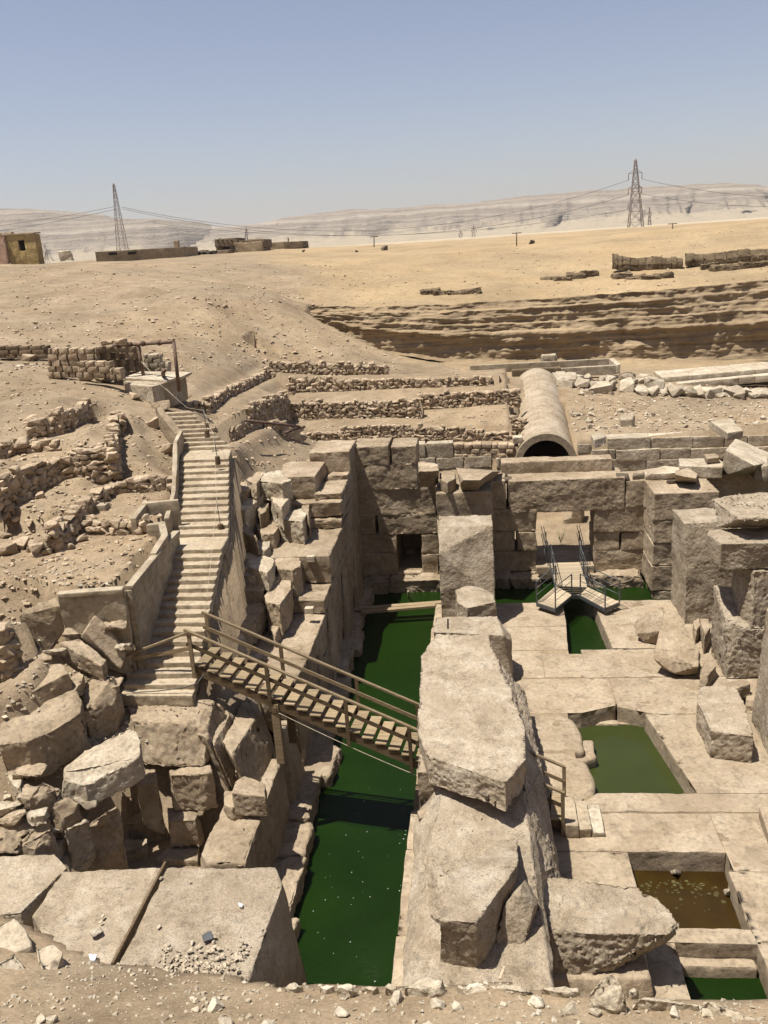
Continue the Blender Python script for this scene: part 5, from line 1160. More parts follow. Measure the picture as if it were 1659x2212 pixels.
# inclined approach rails leading into the doorway
for x in (2.98, 4.62):
    for dx in (0, .12):
        for hh in (.95, .55): tube('rail', [Vector((x+dx*(1 if x > 4 else -1), 41.2, DZ+hh-.1)), Vector((x+dx*(1 if x > 4 else -1)-.1, 42.6, DZ+hh+.55))], .018, ST, pf, 6)
    for yy_, z0 in ((41.3, DZ-.1), (42.4, DZ)): bar('post', Vector((x, yy_, z0)), Vector((x, yy_, z0+1.25)), .045, .045, ST, pf)
for x, y in ((2.4,36.4), (5.4,36.3)): bar('leg', Vector((x, y, 0)), Vector((x, y, DZ-.1)), .08, .08, ST, pf)
for x, y in ((3.15,39.5), (4.5,39.5)): bar('leg', Vector((x, y, -1.4)), Vector((x, y, DZ-.1)), .08, .08, ST, pf)
# ------------------------------------------------------------------ limestone walls behind the far hall wall
VY = 50.5
lwL = thing('limestone_wall', 'pale limestone wall courses between the far hall wall and vault', 'wall', (-1.4, VY, 3))
for q in [(996,520,1034,588),(1036,520,1172,588),(1000,590,1085,650),(1087,590,1222,640),(1225,585,1358,635)]:
    fblock(4, *q, y0=VY, dep=.8, parent=lwL, bevel=.02, edge=.25, amp=.02, rough=.02)
for r_ in range(3):
    u = 1175
    while u < 1468:
        w = rr.uniform(26, 52); fblock(4, u, 522+r_*24, min(u+w, 1470), 546+r_*24, y0=VY+.05, dep=.6, parent=lwL, bevel=.05, edge=.25, amp=.06, name='rubble_stone'); u += w
fblock(4, 1380, 592, 1400, 640, y0=VY-.1, dep=.5, parent=lwL); fblock(4, 1462, 488, 1512, 520, y0=VY+.2, dep=.5, parent=lwL)
lwR = thing('limestone_wall', 'long low limestone wall of dressed blocks right of the vault', 'wall', (11, VY, 3))
for q in [(790,545,1026,605),(1028,540,1256,598),(1258,535,1422,592),(1424,530,1546,588),(1548,528,1700,584),(706,608,838,660),(838,607,1076,662),(1078,602,1240,656),(1242,598,1500,652),(1502,592,1700,646),(630,575,704,628),(705,662,1000,720),(1002,660,1300,716)]:
    fblock(5, *q, y0=VY + (0 if q[1] < 590 else -.12), dep=1.3, parent=lwR, bevel=.03, edge=.25, amp=.025, rough=.02)
for o in lwR.children: o.data.materials[0] = LS
for o in lwL.children: o.data.materials[0] = LS if o.name.startswith('block') else FS
rock('cap_stone', prism(tops(5, [(1345,448),(1460,436),(1525,500),(1440,512)], 5.35), .42), LS, None, 'flat cap stone lying across the limestone wall', 'stone block', bevel=.04, amp=.04, edge=.15)
rock('loose_block', prism(tops(5, [(705,525),(770,505),(790,540),(725,560)], 4.9), .4), LS, None, 'pale stone lying right of the vault mouth', 'stone', bevel=.04, amp=.05, edge=.12, chips=2)
# ------------------------------------------------------------------ brick vault
vt = thing('brick_vault', 'long barrel vault of plastered brick with a dark round mouth', 'vault', (3.6, VY, 3))
V0, V1 = Vector((3.58, VY-.15, 3.12)), Vector((4.25, 69.0, 4.25))
def arch(r, y_t, n=26):
    c = V0.lerp(V1, y_t); return [Vector((c.x - r*math.cos(math.pi*i/n), c.y, c.z + r*math.sin(math.pi*i/n))) for i in range(n+1)]
def shell(name, ts, ro, ri, mat):
    vs, fs = [], []; n = 26
    for t in ts:
        vs += arch(ro, t) + arch(ri, t)
    m = 2*(n+1)
    for k in range(len(ts)-1):
        for i in range(n):
            a = k*m+i; fs.append((a, a+1, a+m+1, a+m)); b = k*m+n+1+i; fs.append((b, b+m, b+m+1, b+1))
    for i in range(n): fs.append((i+1, i, n+1+i, n+2+i)); e = (len(ts)-1)*m; fs.append((e+i, e+i+1, e+n+2+i, e+n+1+i))
    for k in range(len(ts)-1):
        for i, j in ((0, n+1), (n, 2*n+1)): fs.append((k*m+i, k*m+m+i, k*m+m+j, k*m+j))
    return link(name, mesh_raw(name, vs, fs, mat, False), vt)
o = shell('barrel', [.022 + .978*i/40 for i in range(41)], 1.74, 1.45, MAT['vault_brick'])
uvl = o.data.uv_layers.new(name='UVMap')
for lp_ in o.data.loops:
    c_ = o.data.vertices[lp_.vertex_index].co; ax = V0.lerp(V1, (c_.y-V0.y)/(V1.y-V0.y))
    uvl.data[lp_.index].uv = (c_.y, math.atan2(c_.z-ax.z, c_.x-ax.x)*1.74)
o.data.polygons.foreach_set('use_smooth', [True]*len(o.data.polygons))
shell('arch_ring', [-.004, .02], 1.79, 1.4, CC)
rock('end_wall', boxpts(2.4, 6.1, 68.9, 69.4, 2.5, 5.95, .02, rr), MAT['mudbrick'], vt)
for sx in (-1, 1):
    rock('springer', boxpts(3.58+sx*1.58-.22, 3.58+sx*1.58+.22, VY-.1, VY+.8, .2, 3.15, .02, rr), LS, vt, bevel=.03, edge=.25)
rock('kerb', [V0.lerp(V1, t) + Vector((x, 0, z)) for t in (.03, .55) for x in (1.7, 2.1) for z in (-.3, .35)], LS, vt, bevel=.03, amp=.05, edge=.3)
# timber and small things on the terraces
tag(recentre(bar('timber_beam', at(1190,462,4,Y=53.4), at(1522,452,4,Y=53.4), .2, .24, WK)), 'dark timber beam laid along the terrace left of the vault', 'beam')
tag(recentre(bar('marker_post', at(1397,226,4,Y=58.4), at(1397,186,4,Y=58.4), .3, .06, MAT['rust'])), 'small dark metal marker standing on the third terrace', 'post')
pg = thing('pipe_pair', 'two rusty pipes lying over the rubble at the left end of the terraces', 'pipe', at(250,440,4,Y=44))
tube('pipe', [at(145,405,4,Y=41), at(415,436,4,Y=44.5)], .07, MAT['rust'], pg); tube('pipe', [at(345,465,4,Y=43.6), at(440,436,4,Y=44.8)], .07, MAT['rust'], pg)

# ------------------------------------------------------------------ walls and road at the back of the pit
bw = thing('low_wall', 'long low plastered wall at the foot of the mud cliff', 'wall', at(1170,800,Y=71))
def ystrip(name, pts, h, thick, parent, mat):
    for (u0, v0, y0), (u1, v1, y1) in zip(pts, pts[1:]):
        a, b = at(u0, v0, Y=y0), at(u1, v1, Y=y1)
        c = []
        for p in (a, b):
            for dy in (0, thick):
                for dz in (0, -h): c.append(p + Vector((0, dy, dz)))
        rock(name, c, mat, parent, bevel=.02, edge=.4, amp=.03)
ystrip('wall_run', [(1015,790,71.5),(1178,782,71.5),(1316,775,71.5)], .75, .35, bw, CC)
ystrip('wall_run', [(1193,797,69.5),(1332,789,69.5)], .7, .4, bw, CC)
rock('wall_end', [at(u, v, Y=y) + Vector((0, 0, dz)) for u, v, y in [(1316,775,71.4),(1332,789,69.4),(1340,786,69.4),(1326,773,71.4)] for dz in (0, -.7)], LS, bw, bevel=.02, amp=.02)
rock('loose_block', prism([at(u, v, Y=71.9) for u, v in [(1168,768),(1200,766),(1206,780),(1168,783)]] + [at(u, v, Y=72.9) for u, v in [(1170,765),(1200,764)]], .3), LS, None, 'pale boulder behind the low plastered wall at the cliff foot', 'boulder', bevel=.06, amp=.06, edge=.2, chips=2)
rd = thing('paved_strip', 'pale paved strip running along the pit floor at right', 'paving', at(1550,815,Y=67))
for i, (ya, yb, v0, v1, dz) in enumerate([(66.3,67.2,(1431,832),(1700,806),.12),(67.3,70.6,(1431,816),(1700,793),.2)]):
    a, b = at(*v0, Y=ya), at(*v1, Y=ya)
    n = 8
    for k in range(n):
        p, q = a.lerp(b, k/n), a.lerp(b, (k+.985)/n)
        rock('slab', [Vector((x, y, z-d)) for (x, z) in ((p.x, p.z), (q.x, q.z)) for y in (ya, yb) for d in (0, .5)], LS, rd, bevel=.02, edge=.6, amp=.03)

def scatter_rocks(name, label, cat, group, spots, mat, seed):
    rg = random.Random(seed)
    for x, y, s in spots:
        z = gz(x, y); o = stone(None, Vector((x, y, z + s*.22)), rg.uniform(0, 6.3), s*rg.uniform(.9, 1.5), s*rg.uniform(.8, 1.1), s*rg.uniform(.55, .85), mat, name, .35, rg)
        tag(o, label, cat, group)
rg = random.Random(77)
sp_ = []
for i in range(60):
    p = at(rg.uniform(1205,1420), rg.gauss(815,16), Y=66 + rg.uniform(-3, 2.5)); sp_.append((p.x, p.y, rg.choice((.25,.35,.45,.6,.9,1.15))))
scatter_rocks('rubble_stone', 'pale broken stone in the heap right of the vault', 'stone', 'stones of the heap right of the vault', sp_, LS, 1)
sp_ = []
for i in range(26):
    u = 1435 + i*9.5; p = at(u, 842 - (u-1435)*.03, Y=63.2 + rg.uniform(-.6, .6)); sp_.append((p.x, p.y, rg.uniform(.6, 1.25)))
ORD = ['first','second','third','fourth','fifth','sixth','seventh','eighth','ninth','tenth','eleventh','twelfth','thirteenth','fourteenth','fifteenth','sixteenth','seventeenth','eighteenth','nineteenth','twentieth','twenty first','twenty second','twenty third','twenty fourth','twenty fifth','twenty sixth']
for i, q_ in enumerate(sp_):
    scatter_rocks('rubble_stone', ORD[i] + ' pale stone from the left in the row below the paved strip', 'stone', 'row of stones below the paved strip', [q_], LS, 200 + i)
sp_ = []
for i in range(70):
    p = at(rg.uniform(1230,1655), rg.uniform(850,915), Y=rg.uniform(53.5, 61)); sp_.append((p.x, p.y, rg.choice((.12,.15,.2,.25,.35))))
scatter_rocks('field_stone', 'small loose stone on the dirt slope right of the vault', 'stone', 'loose stones right of the vault', sp_, LS, 3)
rock('field_block', prism([at(u, v, 5, Y=54.5) for u, v in [(855,410),(930,402),(940,420)]] + [at(u, v, 5, Y=54.2) for u, v in [(862,445),(928,440)]], .75), LS, None, 'single pale square block on the dirt slope right of vault', 'stone block', bevel=.04, amp=.04, edge=.12, chips=1)

# ------------------------------------------------------------------ stone tank with pipes on the left slope
tk = thing('stone_tank', 'low masonry tank with a flat slab top at the head of the stairs', 'tank', at(850,380,3,Z=9.8))
rock('body', prism(tops(3, [(665,318),(820,335),(920,320),(1002,285),(800,275)], 10.3), 1.2), CC, tk, bevel=.03, edge=.25, amp=.03)
rock('slab_top', prism(tops(3, [(658,298),(770,262),(1035,266),(985,290),(900,312),(800,306)], 10.42), .14), LS, tk, bevel=.02, edge=.25, amp=.02)
rock('step_block', prism(tops(3, [(670,330),(820,325),(915,318),(820,345)], 10.28), .9), LS, tk, bevel=.03, amp=.03)
tube('elbow_pipe', [at(882,290,3,Z=10.4), at(880,272,3,Z=10.75), at(888,258,3,Z=10.9)], .1, MAT['rust'], tk)
pf2 = thing('pipe_gantry', 'rusty pipe gantry of two posts and a crossbar over the tank', 'pipe gantry', at(775,288,3,Z=10.4))
pa, pb = at(775,288,3,Z=10.4), at(968,372,3,Z=9.95)
ta, tb = at(745,118,3,Y=pa.y), at(938,104,3,Y=pb.y)
tube('post', [pa, ta], .09, MAT['rust'], pf2); tube('post', [pb, tb], .085, MAT['rust'], pf2)
e_ = at(610,124,3,Y=pa.y+1.2); tube('crossbar', [e_, ta.lerp(e_, .05), tb], .085, MAT['rust'], pf2)
for t in (.1, .3, .52, .78): 
    c = e_.lerp(tb, t); d_ = (tb-e_).normalized(); tube('flange', [c - d_*.06, c + d_*.06], .14, MAT['rust'], pf2)
tube('stay_wire', [ta + Vector((0, 0, -.8)), at(940,400,3,Z=9.7)], .012, MAT['wire'], pf2, 4)
mw = thing('masonry_wall', 'ruined wall of squared blocks behind the tank and pipe frame', 'wall', at(500,290,3,Z=10.4))
def ashlar(parent, k, u0, u1, vt, vb, Y, rows, w, mat=FS, dep=.5, ydrift=0):
    for r_ in range(rows):
        v0 = vt + (vb-vt)*r_/rows; v1 = vt + (vb-vt)*(r_+1)/rows; u = u0 + (0 if r_ % 2 else -w*.4)
        while u < u1:
            ww = w*rr.uniform(.8, 1.25); a, b = max(u, u0), min(u+ww, u1)
            if b - a > w*.2:
                y = Y + ydrift*((a+b)/2-u0)/(u1-u0)
                fblock(k, a, v0, b, v1, y0=y, dep=dep, parent=parent, bevel=.012, edge=.4, amp=.015, rough=.0, jut=rr.uniform(-.02,.02))
                parent.children[-1].data.materials[0] = mat
            u += ww
ashlar(mw, 3, 255, 528, 140, 300, 42.0, 5, 46)
ashlar(mw, 3, 528, 748, 132, 300, 42.0, 5, 44, MAT['mud_wall'], ydrift=3.5)
ashlar(mw, 3, 415, 600, 212, 300, 40.9, 3, 60); ashlar(mw, 3, 590, 660, 250, 310, 40.5, 2, 40)
ashlar(mw, 3, -20, 255, 128, 195, 46.5, 3, 60, MAT['mud_wall'])
ashlar(mw, 3, 770, 870, 172, 270, 46.0, 4, 50, LS); ashlar(mw, 3, 865, 912, 215, 270, 46.0, 2, 30, LS)
for i, (u, v, s, z) in enumerate([(580,108,.5,12.6),(650,104,.55,12.5)]):
    p = at(u, v, 3, Y=42.4); stone(mw, p, .3*i, s*1.2, s*.8, s*.6, FS)
SB = [(340,222,.6),(290,232,.6),(405,252,.7),(320,296,.45),(470,315,.9),(560,322,1.0),(640,325,.7),(740,372,.85),(780,375,.8),(730,412,.8),(815,425,1.0),(870,470,1.0),(840,560,1.0),(925,590,.9),(905,700,.9),(920,895,.7),(75,190,.9),(160,205,.9),(180,545,.8),(160,560,.6),(260,675,1.0),(120,670,1.0),(540,720,.6),(1110,560,.5),(1150,590,.6),(215,945,.45),(440,1180,.5),(375,1222,.45),(95,395,.35),(260,1195,.5),(160,1090,.45),(90,1075,.5),(120,1215,.8),(185,1225,.75),(40,1250,.9),(30,1160,.5)]
for i, (u, v, s) in enumerate(SB):
    zz = None; lo, hi = 6.0, 12.5
    for _ in range(28):           # march the line of sight down to the ground
        m_ = (lo+hi)/2; p = at(u, v, 3, Z=m_)
        if gz(p.x, p.y) > m_: lo = m_
        else: hi = m_
    p = at(u, v, 3, Z=lo); s *= .62
    o = stone(None, Vector((p.x, p.y, gz(p.x, p.y)+s*.25)), rg.uniform(0, 6), s*1.3, s, s*.8, MAT['red_brick'] if (u, v) == (260,1195) else FS, 'slope_stone', .3, rg)
    if (u, v) == (260,1195): tag(o, 'reddish stone at the foot of the lower left dry wall', 'stone')
    else: tag(o, 'loose brown boulder on the left slope among the dry stone walls', 'stone', 'loose boulders on the left slope')
bx_ = thing('pump_box', 'small concrete box with pipe stubs on the left terrace', 'box', at(545,1030,3,Z=7.3))
p = at(545,1030,3,Z=7.3); rock('body', boxpts(p.x-.3, p.x+.3, p.y-.2, p.y+.2, p.z-.05, p.z+.35, .01), CC, bx_, bevel=.02, amp=.01)
tube('stub', [p + Vector((.2,0,.3)), p + Vector((.25,0,.9))], .02, MAT['rust'], bx_, 5); tube('stub', [p + Vector((-.3,0,.2)), p + Vector((-.6,-.2,.05))], .025, MAT['rust'], bx_, 5)

# ------------------------------------------------------------------ mud-brick ruins on the sand
for lab, pts in [('left mud brick wall ruin on the far sand slope', [(1324,547,1324,568),(1345,552,1345,572),(1380,556,1380,572),(1410,553,1410,571),(1450,556,1450,569),(1476,556,1476,566)]),
                 ('right mud brick wall ruin running to the picture edge', [(1483,548,1483,563),(1520,547,1520,562),(1570,543,1570,558),(1620,538,1620,553),(1690,533,1690,550)])]:
    t = thing('mudbrick_wall', lab, 'wall', at(pts[0][2], pts[0][3], Y=98))
    for (u0, v0, _, w0), (u1, v1, _, w1) in zip(pts, pts[1:]):
        a, b, c, d = at(u0, v0, Y=99), at(u1, v1, Y=99), at(u0, w0, Y=98.6), at(u1, w1, Y=98.6)
        n = 2
        for k in range(n):
            A, B_, C_, D_ = a.lerp(b, k/n), a.lerp(b, (k+1.02)/n), c.lerp(d, k/n), c.lerp(d, (k+1.02)/n)
            j = Vector((0, 0, rr.uniform(-.12, .06)))
            rock('brickwork', [A+j, B_+j, C_, D_, A+j+Vector((0,.8,0)), B_+j+Vector((0,.8,0)), C_+Vector((0,.8,-.6)), D_+Vector((0,.8,-.6)), C_+Vector((0,0,-.6)), D_+Vector((0,0,-.6))], MAT['mudbrick'], t, bevel=.05, edge=.35, amp=.09, rough=.1, freq=1.2)
def hit(u, v, lo=40.0, hi=170.0):
    best = None
    y = lo
    while y < hi:
        p = at(u, v, Y=y)
        if p.z < gz(p.x, p.y): return p
        y += .4
    return at(u, v, Y=hi)
for lab, us in [('left eroded mud brick lump breaking through the sand', [(1190,605),(1215,607),(1245,602),(1275,598)]), ('middle eroded mud brick lump breaking through the sand', [(1345,603),(1375,604),(1405,605),(1435,601)]),
                ('right eroded mud brick lump below the ruined wall', [(1535,580),(1560,585),(1590,582),(1620,580),(1655,576)]), ('small mud brick lump at the left end of the cliff top', [(930,636),(955,637),(985,636),(1020,635)])]:
    t = thing('mudbrick_ruin', lab, 'ruin', hit(*us[0]))
    for u, v in us:
        p = hit(u, v)
        rock('lump', boxpts(p.x-.95, p.x+.95, p.y-.3, p.y+1.2, p.z-.6, p.z+.42+rr.uniform(-.1,.15), .2, rr), MAT['mudbrick'], t, bevel=.12, edge=.2, amp=.15, rough=.15, freq=1.0, chips=2)

# ------------------------------------------------------------------ houses
def winbox(name, parent, x0, x1, z0, z1, y, mat=MAT['dark'], frame=None):
    bm = bmesh.new(); bm_box(bm, (x0, y-.02, z0), (x1, y+.5, z1)); w = link(name, from_bm(name, bm, mat), parent)
    if frame is not None:
        bm = bmesh.new(); g = .09
        for a in ((x0-g, z0-g, x0, z1+g), (x1, z0-g, x1+g, z1+g), (x0, z1, x1, z1+g), (x0, z0-g, x1, z0)): bm_box(bm, (a[0], y-.06, a[1]), (a[2], y+.1, a[3]))
        link('frame', from_bm('frame', bm, frame), w)
    return w
h1 = thing('ruined_house', 'crumbling yellow and pink plastered house at the far left', 'house', at(40,566,Y=110))
a, b = at(11,508,Y=110), at(78,563,Y=110)
gzh = gz(b.x, 110) - .4
x0, x1, zt = a.x, b.x, a.z
wx0, wx1 = at(38,520,Y=110).x, at(52,520,Y=110).x; wz1, wz0 = at(45,519,Y=110).z, at(45,542,Y=110).z
for nm, (xa, xb, za, zb) in {'wall_panel': (x0, wx0, gzh, zt), 'wall_panel.001': (wx1, x1, gzh, zt-.1), 'wall_panel.002': (wx0, wx1, gzh, wz0), 'wall_panel.003': (wx0, wx1, wz1, zt-.05)}.items():
    rock('wall_panel', boxpts(xa, xb + (.35 if xb == x1 else 0), 110, 110.5, za, zb, .01), MAT['plaster_yellow'], h1, bevel=.02, edge=.5, amp=.05)
winbox('window', h1, wx0, wx1, wz0, wz1, 110.3, MAT['dark'], MAT['wood_dark'])
rock('side_wall', boxpts(x1-.1, x1+.3, 110.5, 111.6, gzh, zt-.1, .01), MAT['plaster_yellow'], h1, edge=.7)
rock('wall_panel', boxpts(x0-5, x0-.02, 109.6, 110.2, gzh, zt-.1, .02), MAT['plaster_pink'], h1, bevel=.02, edge=.5, amp=.05)
rock('roof', boxpts(x0-5, x1+.4, 109.9, 111.6, zt-.05, zt+.12, .04), MAT['mud_wall'], h1, edge=.7, amp=.06)
for i in range(7): stone(h1, Vector((x0 - 1.5 + rr.uniform(-1.5, 2.5), 110.6, zt+.15)), rr.uniform(0, 6), rr.uniform(.4, 1.1), .6, .4, FS, 'roof_stone')
rock('boulder', prism([at(u, v, Y=112) for u, v in [(126,545),(150,541),(158,552),(130,556)]] + [at(u, v, Y=113.5) for u, v in [(130,542),(155,545)]], .5), LS, None, 'large pale boulder on the crest between house and pylon', 'boulder', bevel=.08, amp=.1, edge=.3, chips=2)
h2 = thing('long_building', 'long low tan building with two slit windows on the crest', 'building', at(300,560,Y=150))
p0, p1 = at(205,544,Y=150), at(397,533,Y=158); g0 = 14.3
rock('wall', [Vector((p.x, p.y, z)) for p in (p0, p1) for z in (g0, p.z)] + [Vector((p.x-.5, p.y+9, z)) for p in (p0, p1) for z in (g0, p.z)], MAT['plaster_tan'], h2, bevel=.03, edge=1.2, amp=.05)
p2 = at(425,534,Y=163)
rock('end_wall', [Vector((p1.x+.02, p1.y+.1, g0)), Vector((p1.x+.02, p1.y+.1, p1.z-.15)), Vector((p2.x, p2.y, g0)), Vector((p2.x, p2.y, p2.z)), Vector((p1.x+.02, p1.y+8, g0)), Vector((p1.x+.02, p1.y+8, p1.z-.15))], MAT['plaster_tan'], h2, bevel=.02, edge=1.2)
for u in (235, 276):
    t = (u-205)/(397-205); c = p0.lerp(p1, t); zc = at(u, 549 if u < 250 else 547.5, Y=c.y).z
    bm = bmesh.new(); bm_box(bm, (c.x-1.2, c.y-.12, zc-.18), (c.x+1.2, c.y+.3, zc+.22)); link('window', from_bm('window', bm, MAT['dark']), h2)
q = at(379,520,Y=160); rock('chimney', boxpts(q.x-.4, q.x+.4, 160, 160.8, g0+1, q.z, .01), MAT['plaster_tan'], h2, bevel=.02)
h3 = thing('mud_house', 'half collapsed mud brick house with beams on the horizon', 'house', at(520,548,Y=170))
def part3(nm, u0, v0, u1, v1, y, dep, mat, par):
    a, b = at(u0, v0, Y=y), at(u1, v1, Y=y); return rock(nm, boxpts(a.x, b.x, y, y+dep, b.z-.8, a.z, .05, rr), mat, par, bevel=.04, edge=.6, amp=.08)
part3('wall', 505, 525, 569, 549, 168, 6, MAT['plaster_tan'], h3); part3('wall', 464, 522, 482, 549, 169, 5, MAT['plaster_tan'], h3); part3('pier', 495, 522, 507, 549, 168.5, 1, MAT['mud_wall'], h3)
part3('back_wall', 482, 530, 496, 549, 173, 1, MAT['dark_stone'], h3); part3('roof', 463, 517, 512, 521, 168, 6, MAT['mud_wall'], h3); part3('roof', 505, 521, 572, 525, 168.5, 6, MAT['mud_wall'], h3)
part3('roof_box', 536, 517, 562, 522, 170, 4, MAT['plaster_tan'], h3)
for u in (470, 480, 490, 500): bar('beam', at(u, 519, Y=167.6), at(u+6, 515.5, Y=172), .25, .25, WK, h3)
part3('rubble', 470, 541, 500, 550, 166, 2, MAT['mud_wall'], h3)
h4 = thing('mud_house', 'small dark mud house right of the collapsed one', 'house', at(620,548,Y=175))
part3('wall', 572, 525, 616, 548, 178, 5, MAT['plaster_tan'], h4); part3('wall', 615, 526, 653, 547, 176, 6, MAT['mud_wall'], h4); part3('parapet', 614, 523.5, 654, 526, 175.8, 6, MAT['mud_wall'], h4)
part3('chimney', 620, 514, 624, 526, 179, .4, MAT['plaster_tan'], h4); part3('window', 634, 532, 640, 538, 175.9, .3, MAT['dark'], h4); part3('door', 622, 533, 627, 547, 175.9, .3, MAT['dark'], h4)
for i in range(5): bar('pole', at(617+i*3.2, 548, Y=175), at(616.5+i*3.2, 532+rr.uniform(-2, 3), Y=175.2), .12, .12, WK, h4)
h5 = thing('parked_trailer', 'dark flat trailer between the two building groups', 'vehicle', at(440,551,Y=165))
part3('bed', 424, 544, 462, 548, 165, 3, MAT['dark_stone'], h5); part3('crate', 428, 541, 445, 544.5, 165.5, 2, MAT['mud_wall'], h5)
for u in (430, 442, 456):
    p = at(u, 550, Y=164.8); bm = bmesh.new(); bmesh.ops.create_cone(bm, cap_ends=True, segments=12, radius1=.45, radius2=.45, depth=.3, matrix=Matrix.Translation(p) @ Matrix.Rotation(math.pi/2, 4, 'X')); link('wheel', from_bm('wheel', bm, MAT['dark']), h5)

# ------------------------------------------------------------------ pylons, poles and power lines
PY = MAT['pylon']
def lattice(label, u, vb, vtop, Y, wpx, arms, r=.10, levels=9, group=None, wtop=.10, ub=None, ztilt=0):
    b = at(u if ub is None else ub, vb, Y=Y); tpt = at(u, vtop, Y=Y); H = tpt.z - b.z; w = wpx/FPX*Y
    bx, by = b.x, Y; z0 = b.z - 2.5
    t = thing('pylon', label, 'pylon', (bx, by, z0), group)
    def corner(h, i):
        f = h/H; ww = w*(1-f)**1.0 + w*wtop*f
        return Vector((bx + (tpt.x-bx)*f + (-1, 1, 1, -1)[i]*ww/2, by + (-1, -1, 1, 1)[i]*ww/2, b.z + h))
    for i in range(4): tube('leg', [corner(-2.5, i), corner(H*.5, i), corner(H*.97, i), (Vector((tpt.x, by, tpt.z)))], r*1.3, PY, t, 5)
    bm = bmesh.new(); hs = [H*.97*(1-(1-k/levels)**1.5) for k in range(levels+1)]
    for k in range(levels):
        for i in range(4):
            j = (i+1) % 4
            bm_tube(bm, [corner(hs[k], i), corner(hs[k+1], j)], r*.75, 4); bm_tube(bm, [corner(hs[k], j), corner(hs[k+1], i)], r*.75, 4); bm_tube(bm, [corner(hs[k+1], i), corner(hs[k+1], j)], r*.7, 4)
    link('bracing', from_bm('bracing', bm, PY), t)
    tips = []
    for va, hw in arms:
        c = at(u, va, Y=Y); c.x = tpt.x; Lw = hw/FPX*Y
        bm = bmesh.new()
        for s in (-1, 1):
            e = Vector((c.x + s*Lw, by, c.z - .3)); bm_tube(bm, [Vector((c.x, by, c.z+1.3)), e], r*.9, 4); bm_tube(bm, [Vector((c.x, by-.5, c.z-.4)), e], r*.9, 4); bm_tube(bm, [Vector((c.x, by+.5, c.z-.4)), e], r*.9, 4)
        link('crossarm', from_bm('crossarm', bm, PY), t)
        for s in (-1, 1):
            e = Vector((c.x + s*Lw, by, c.z-.3)); tube('insulator', [e, e + Vector((0, 0, -2.6))], r*1.2, MAT['dark_stone'], t, 5); tips.append(e + Vector((0, 0, -2.6)))
    return tips
tr = lattice('tall lattice pylon standing at right against the hills', 1373, 505, 342, 400, 30, [(372,13),(404,13),(436,13)], .12, 9)
tl = lattice('slanting lattice mast on the crest at left', 245, 540, 395, 350, 19, [], .075, 8, ub=265, wtop=.14)
lattice('far small pylon right of the tall one', 1403, 505, 447, 800, 8, [(458,4)], .16, 7)
lattice('left of the two tiny far pylons near the centre', 995, 526, 497, 900, 9, [(504,4)], .16, 5)
lattice('right of the two tiny far pylons near the centre', 1023, 527, 487, 800, 10, [(494,5)], .16, 6)
lattice('tiny far pylon behind the mud houses', 532, 520, 491, 800, 6, [(498,3)], .15, 5)
lattice('tiny far pylon beside the yellow house', 88, 562, 534, 800, 10, [(540,5)], .16, 5)
lattice('second tiny far pylon beside the yellow house', 100, 562, 537, 850, 8, [(543,4)], .16, 5)
for lab, u, vb, vt_, Y in [('dark wooden pole with crossbar on the sand rim at centre', 1116, 528, 502, 140), ('dark wooden pole with crossbar on the sand rim at right', 1453, 500, 482, 150), ('short dark pole left of the centre on the rim', 808, 530, 510, 150)]:
    a, b = at(u, vb+4, Y=Y), at(u, vt_, Y=Y); t = thing('utility_pole', lab, 'pole', a)
    tube('pole', [a, b], .09, WK, t, 6); bar('crossbar', b + Vector((-.7, 0, -.1)), b + Vector((.7, 0, -.1)), .12, .12, WK, t)
def cable(lab, a, b, sag, r=.07):
    a, b = Vector(a), Vector(b); n = 24
    return tag(tube('power_line', [a.lerp(b, i/n) - Vector((0, 0, sag*4*(i/n)*(1-i/n))) for i in range(n+1)], r, MAT['cable'], None, 4), lab, 'cable', 'power lines')
L1 = [at(248,446,Y=350), at(250,452,Y=350), at(262,447,Y=350), at(264,451,Y=350)]
cable('upper power line running left from the slanting mast', L1[0], at(-200,505,Y=360), 1.5); cable('lower power line running left from the slanting mast', L1[1], at(-200,520,Y=360), 1.5)
cable('upper power line between the slanting mast and tall pylon', L1[2], tr[0], 14); cable('lower power line between the slanting mast and tall pylon', L1[3], tr[2], 13)
cable('lowest power line passing behind the mud houses', at(330,481,Y=420), tr[4], 8)
cable('upper power line leaving the tall pylon to the right', tr[1], at(1900,418,Y=420), 4); cable('lower power line leaving the tall pylon to the right', tr[3], at(1900,430,Y=420), 4)
# dark dots on the rim
for u, v, s in [(830,541,.9),(770,545,.4),(1148,527,.7),(655,545,.5)]:
    p = hit(u, v, 90); o = stone(None, p + Vector((0, 0, s*.3)), 1, s*1.4, s, s, MAT['dark_stone'], 'rim_boulder', .3, rg); tag(o, 'dark boulder on the far sand rim', 'boulder', 'dark boulders on the far rim')
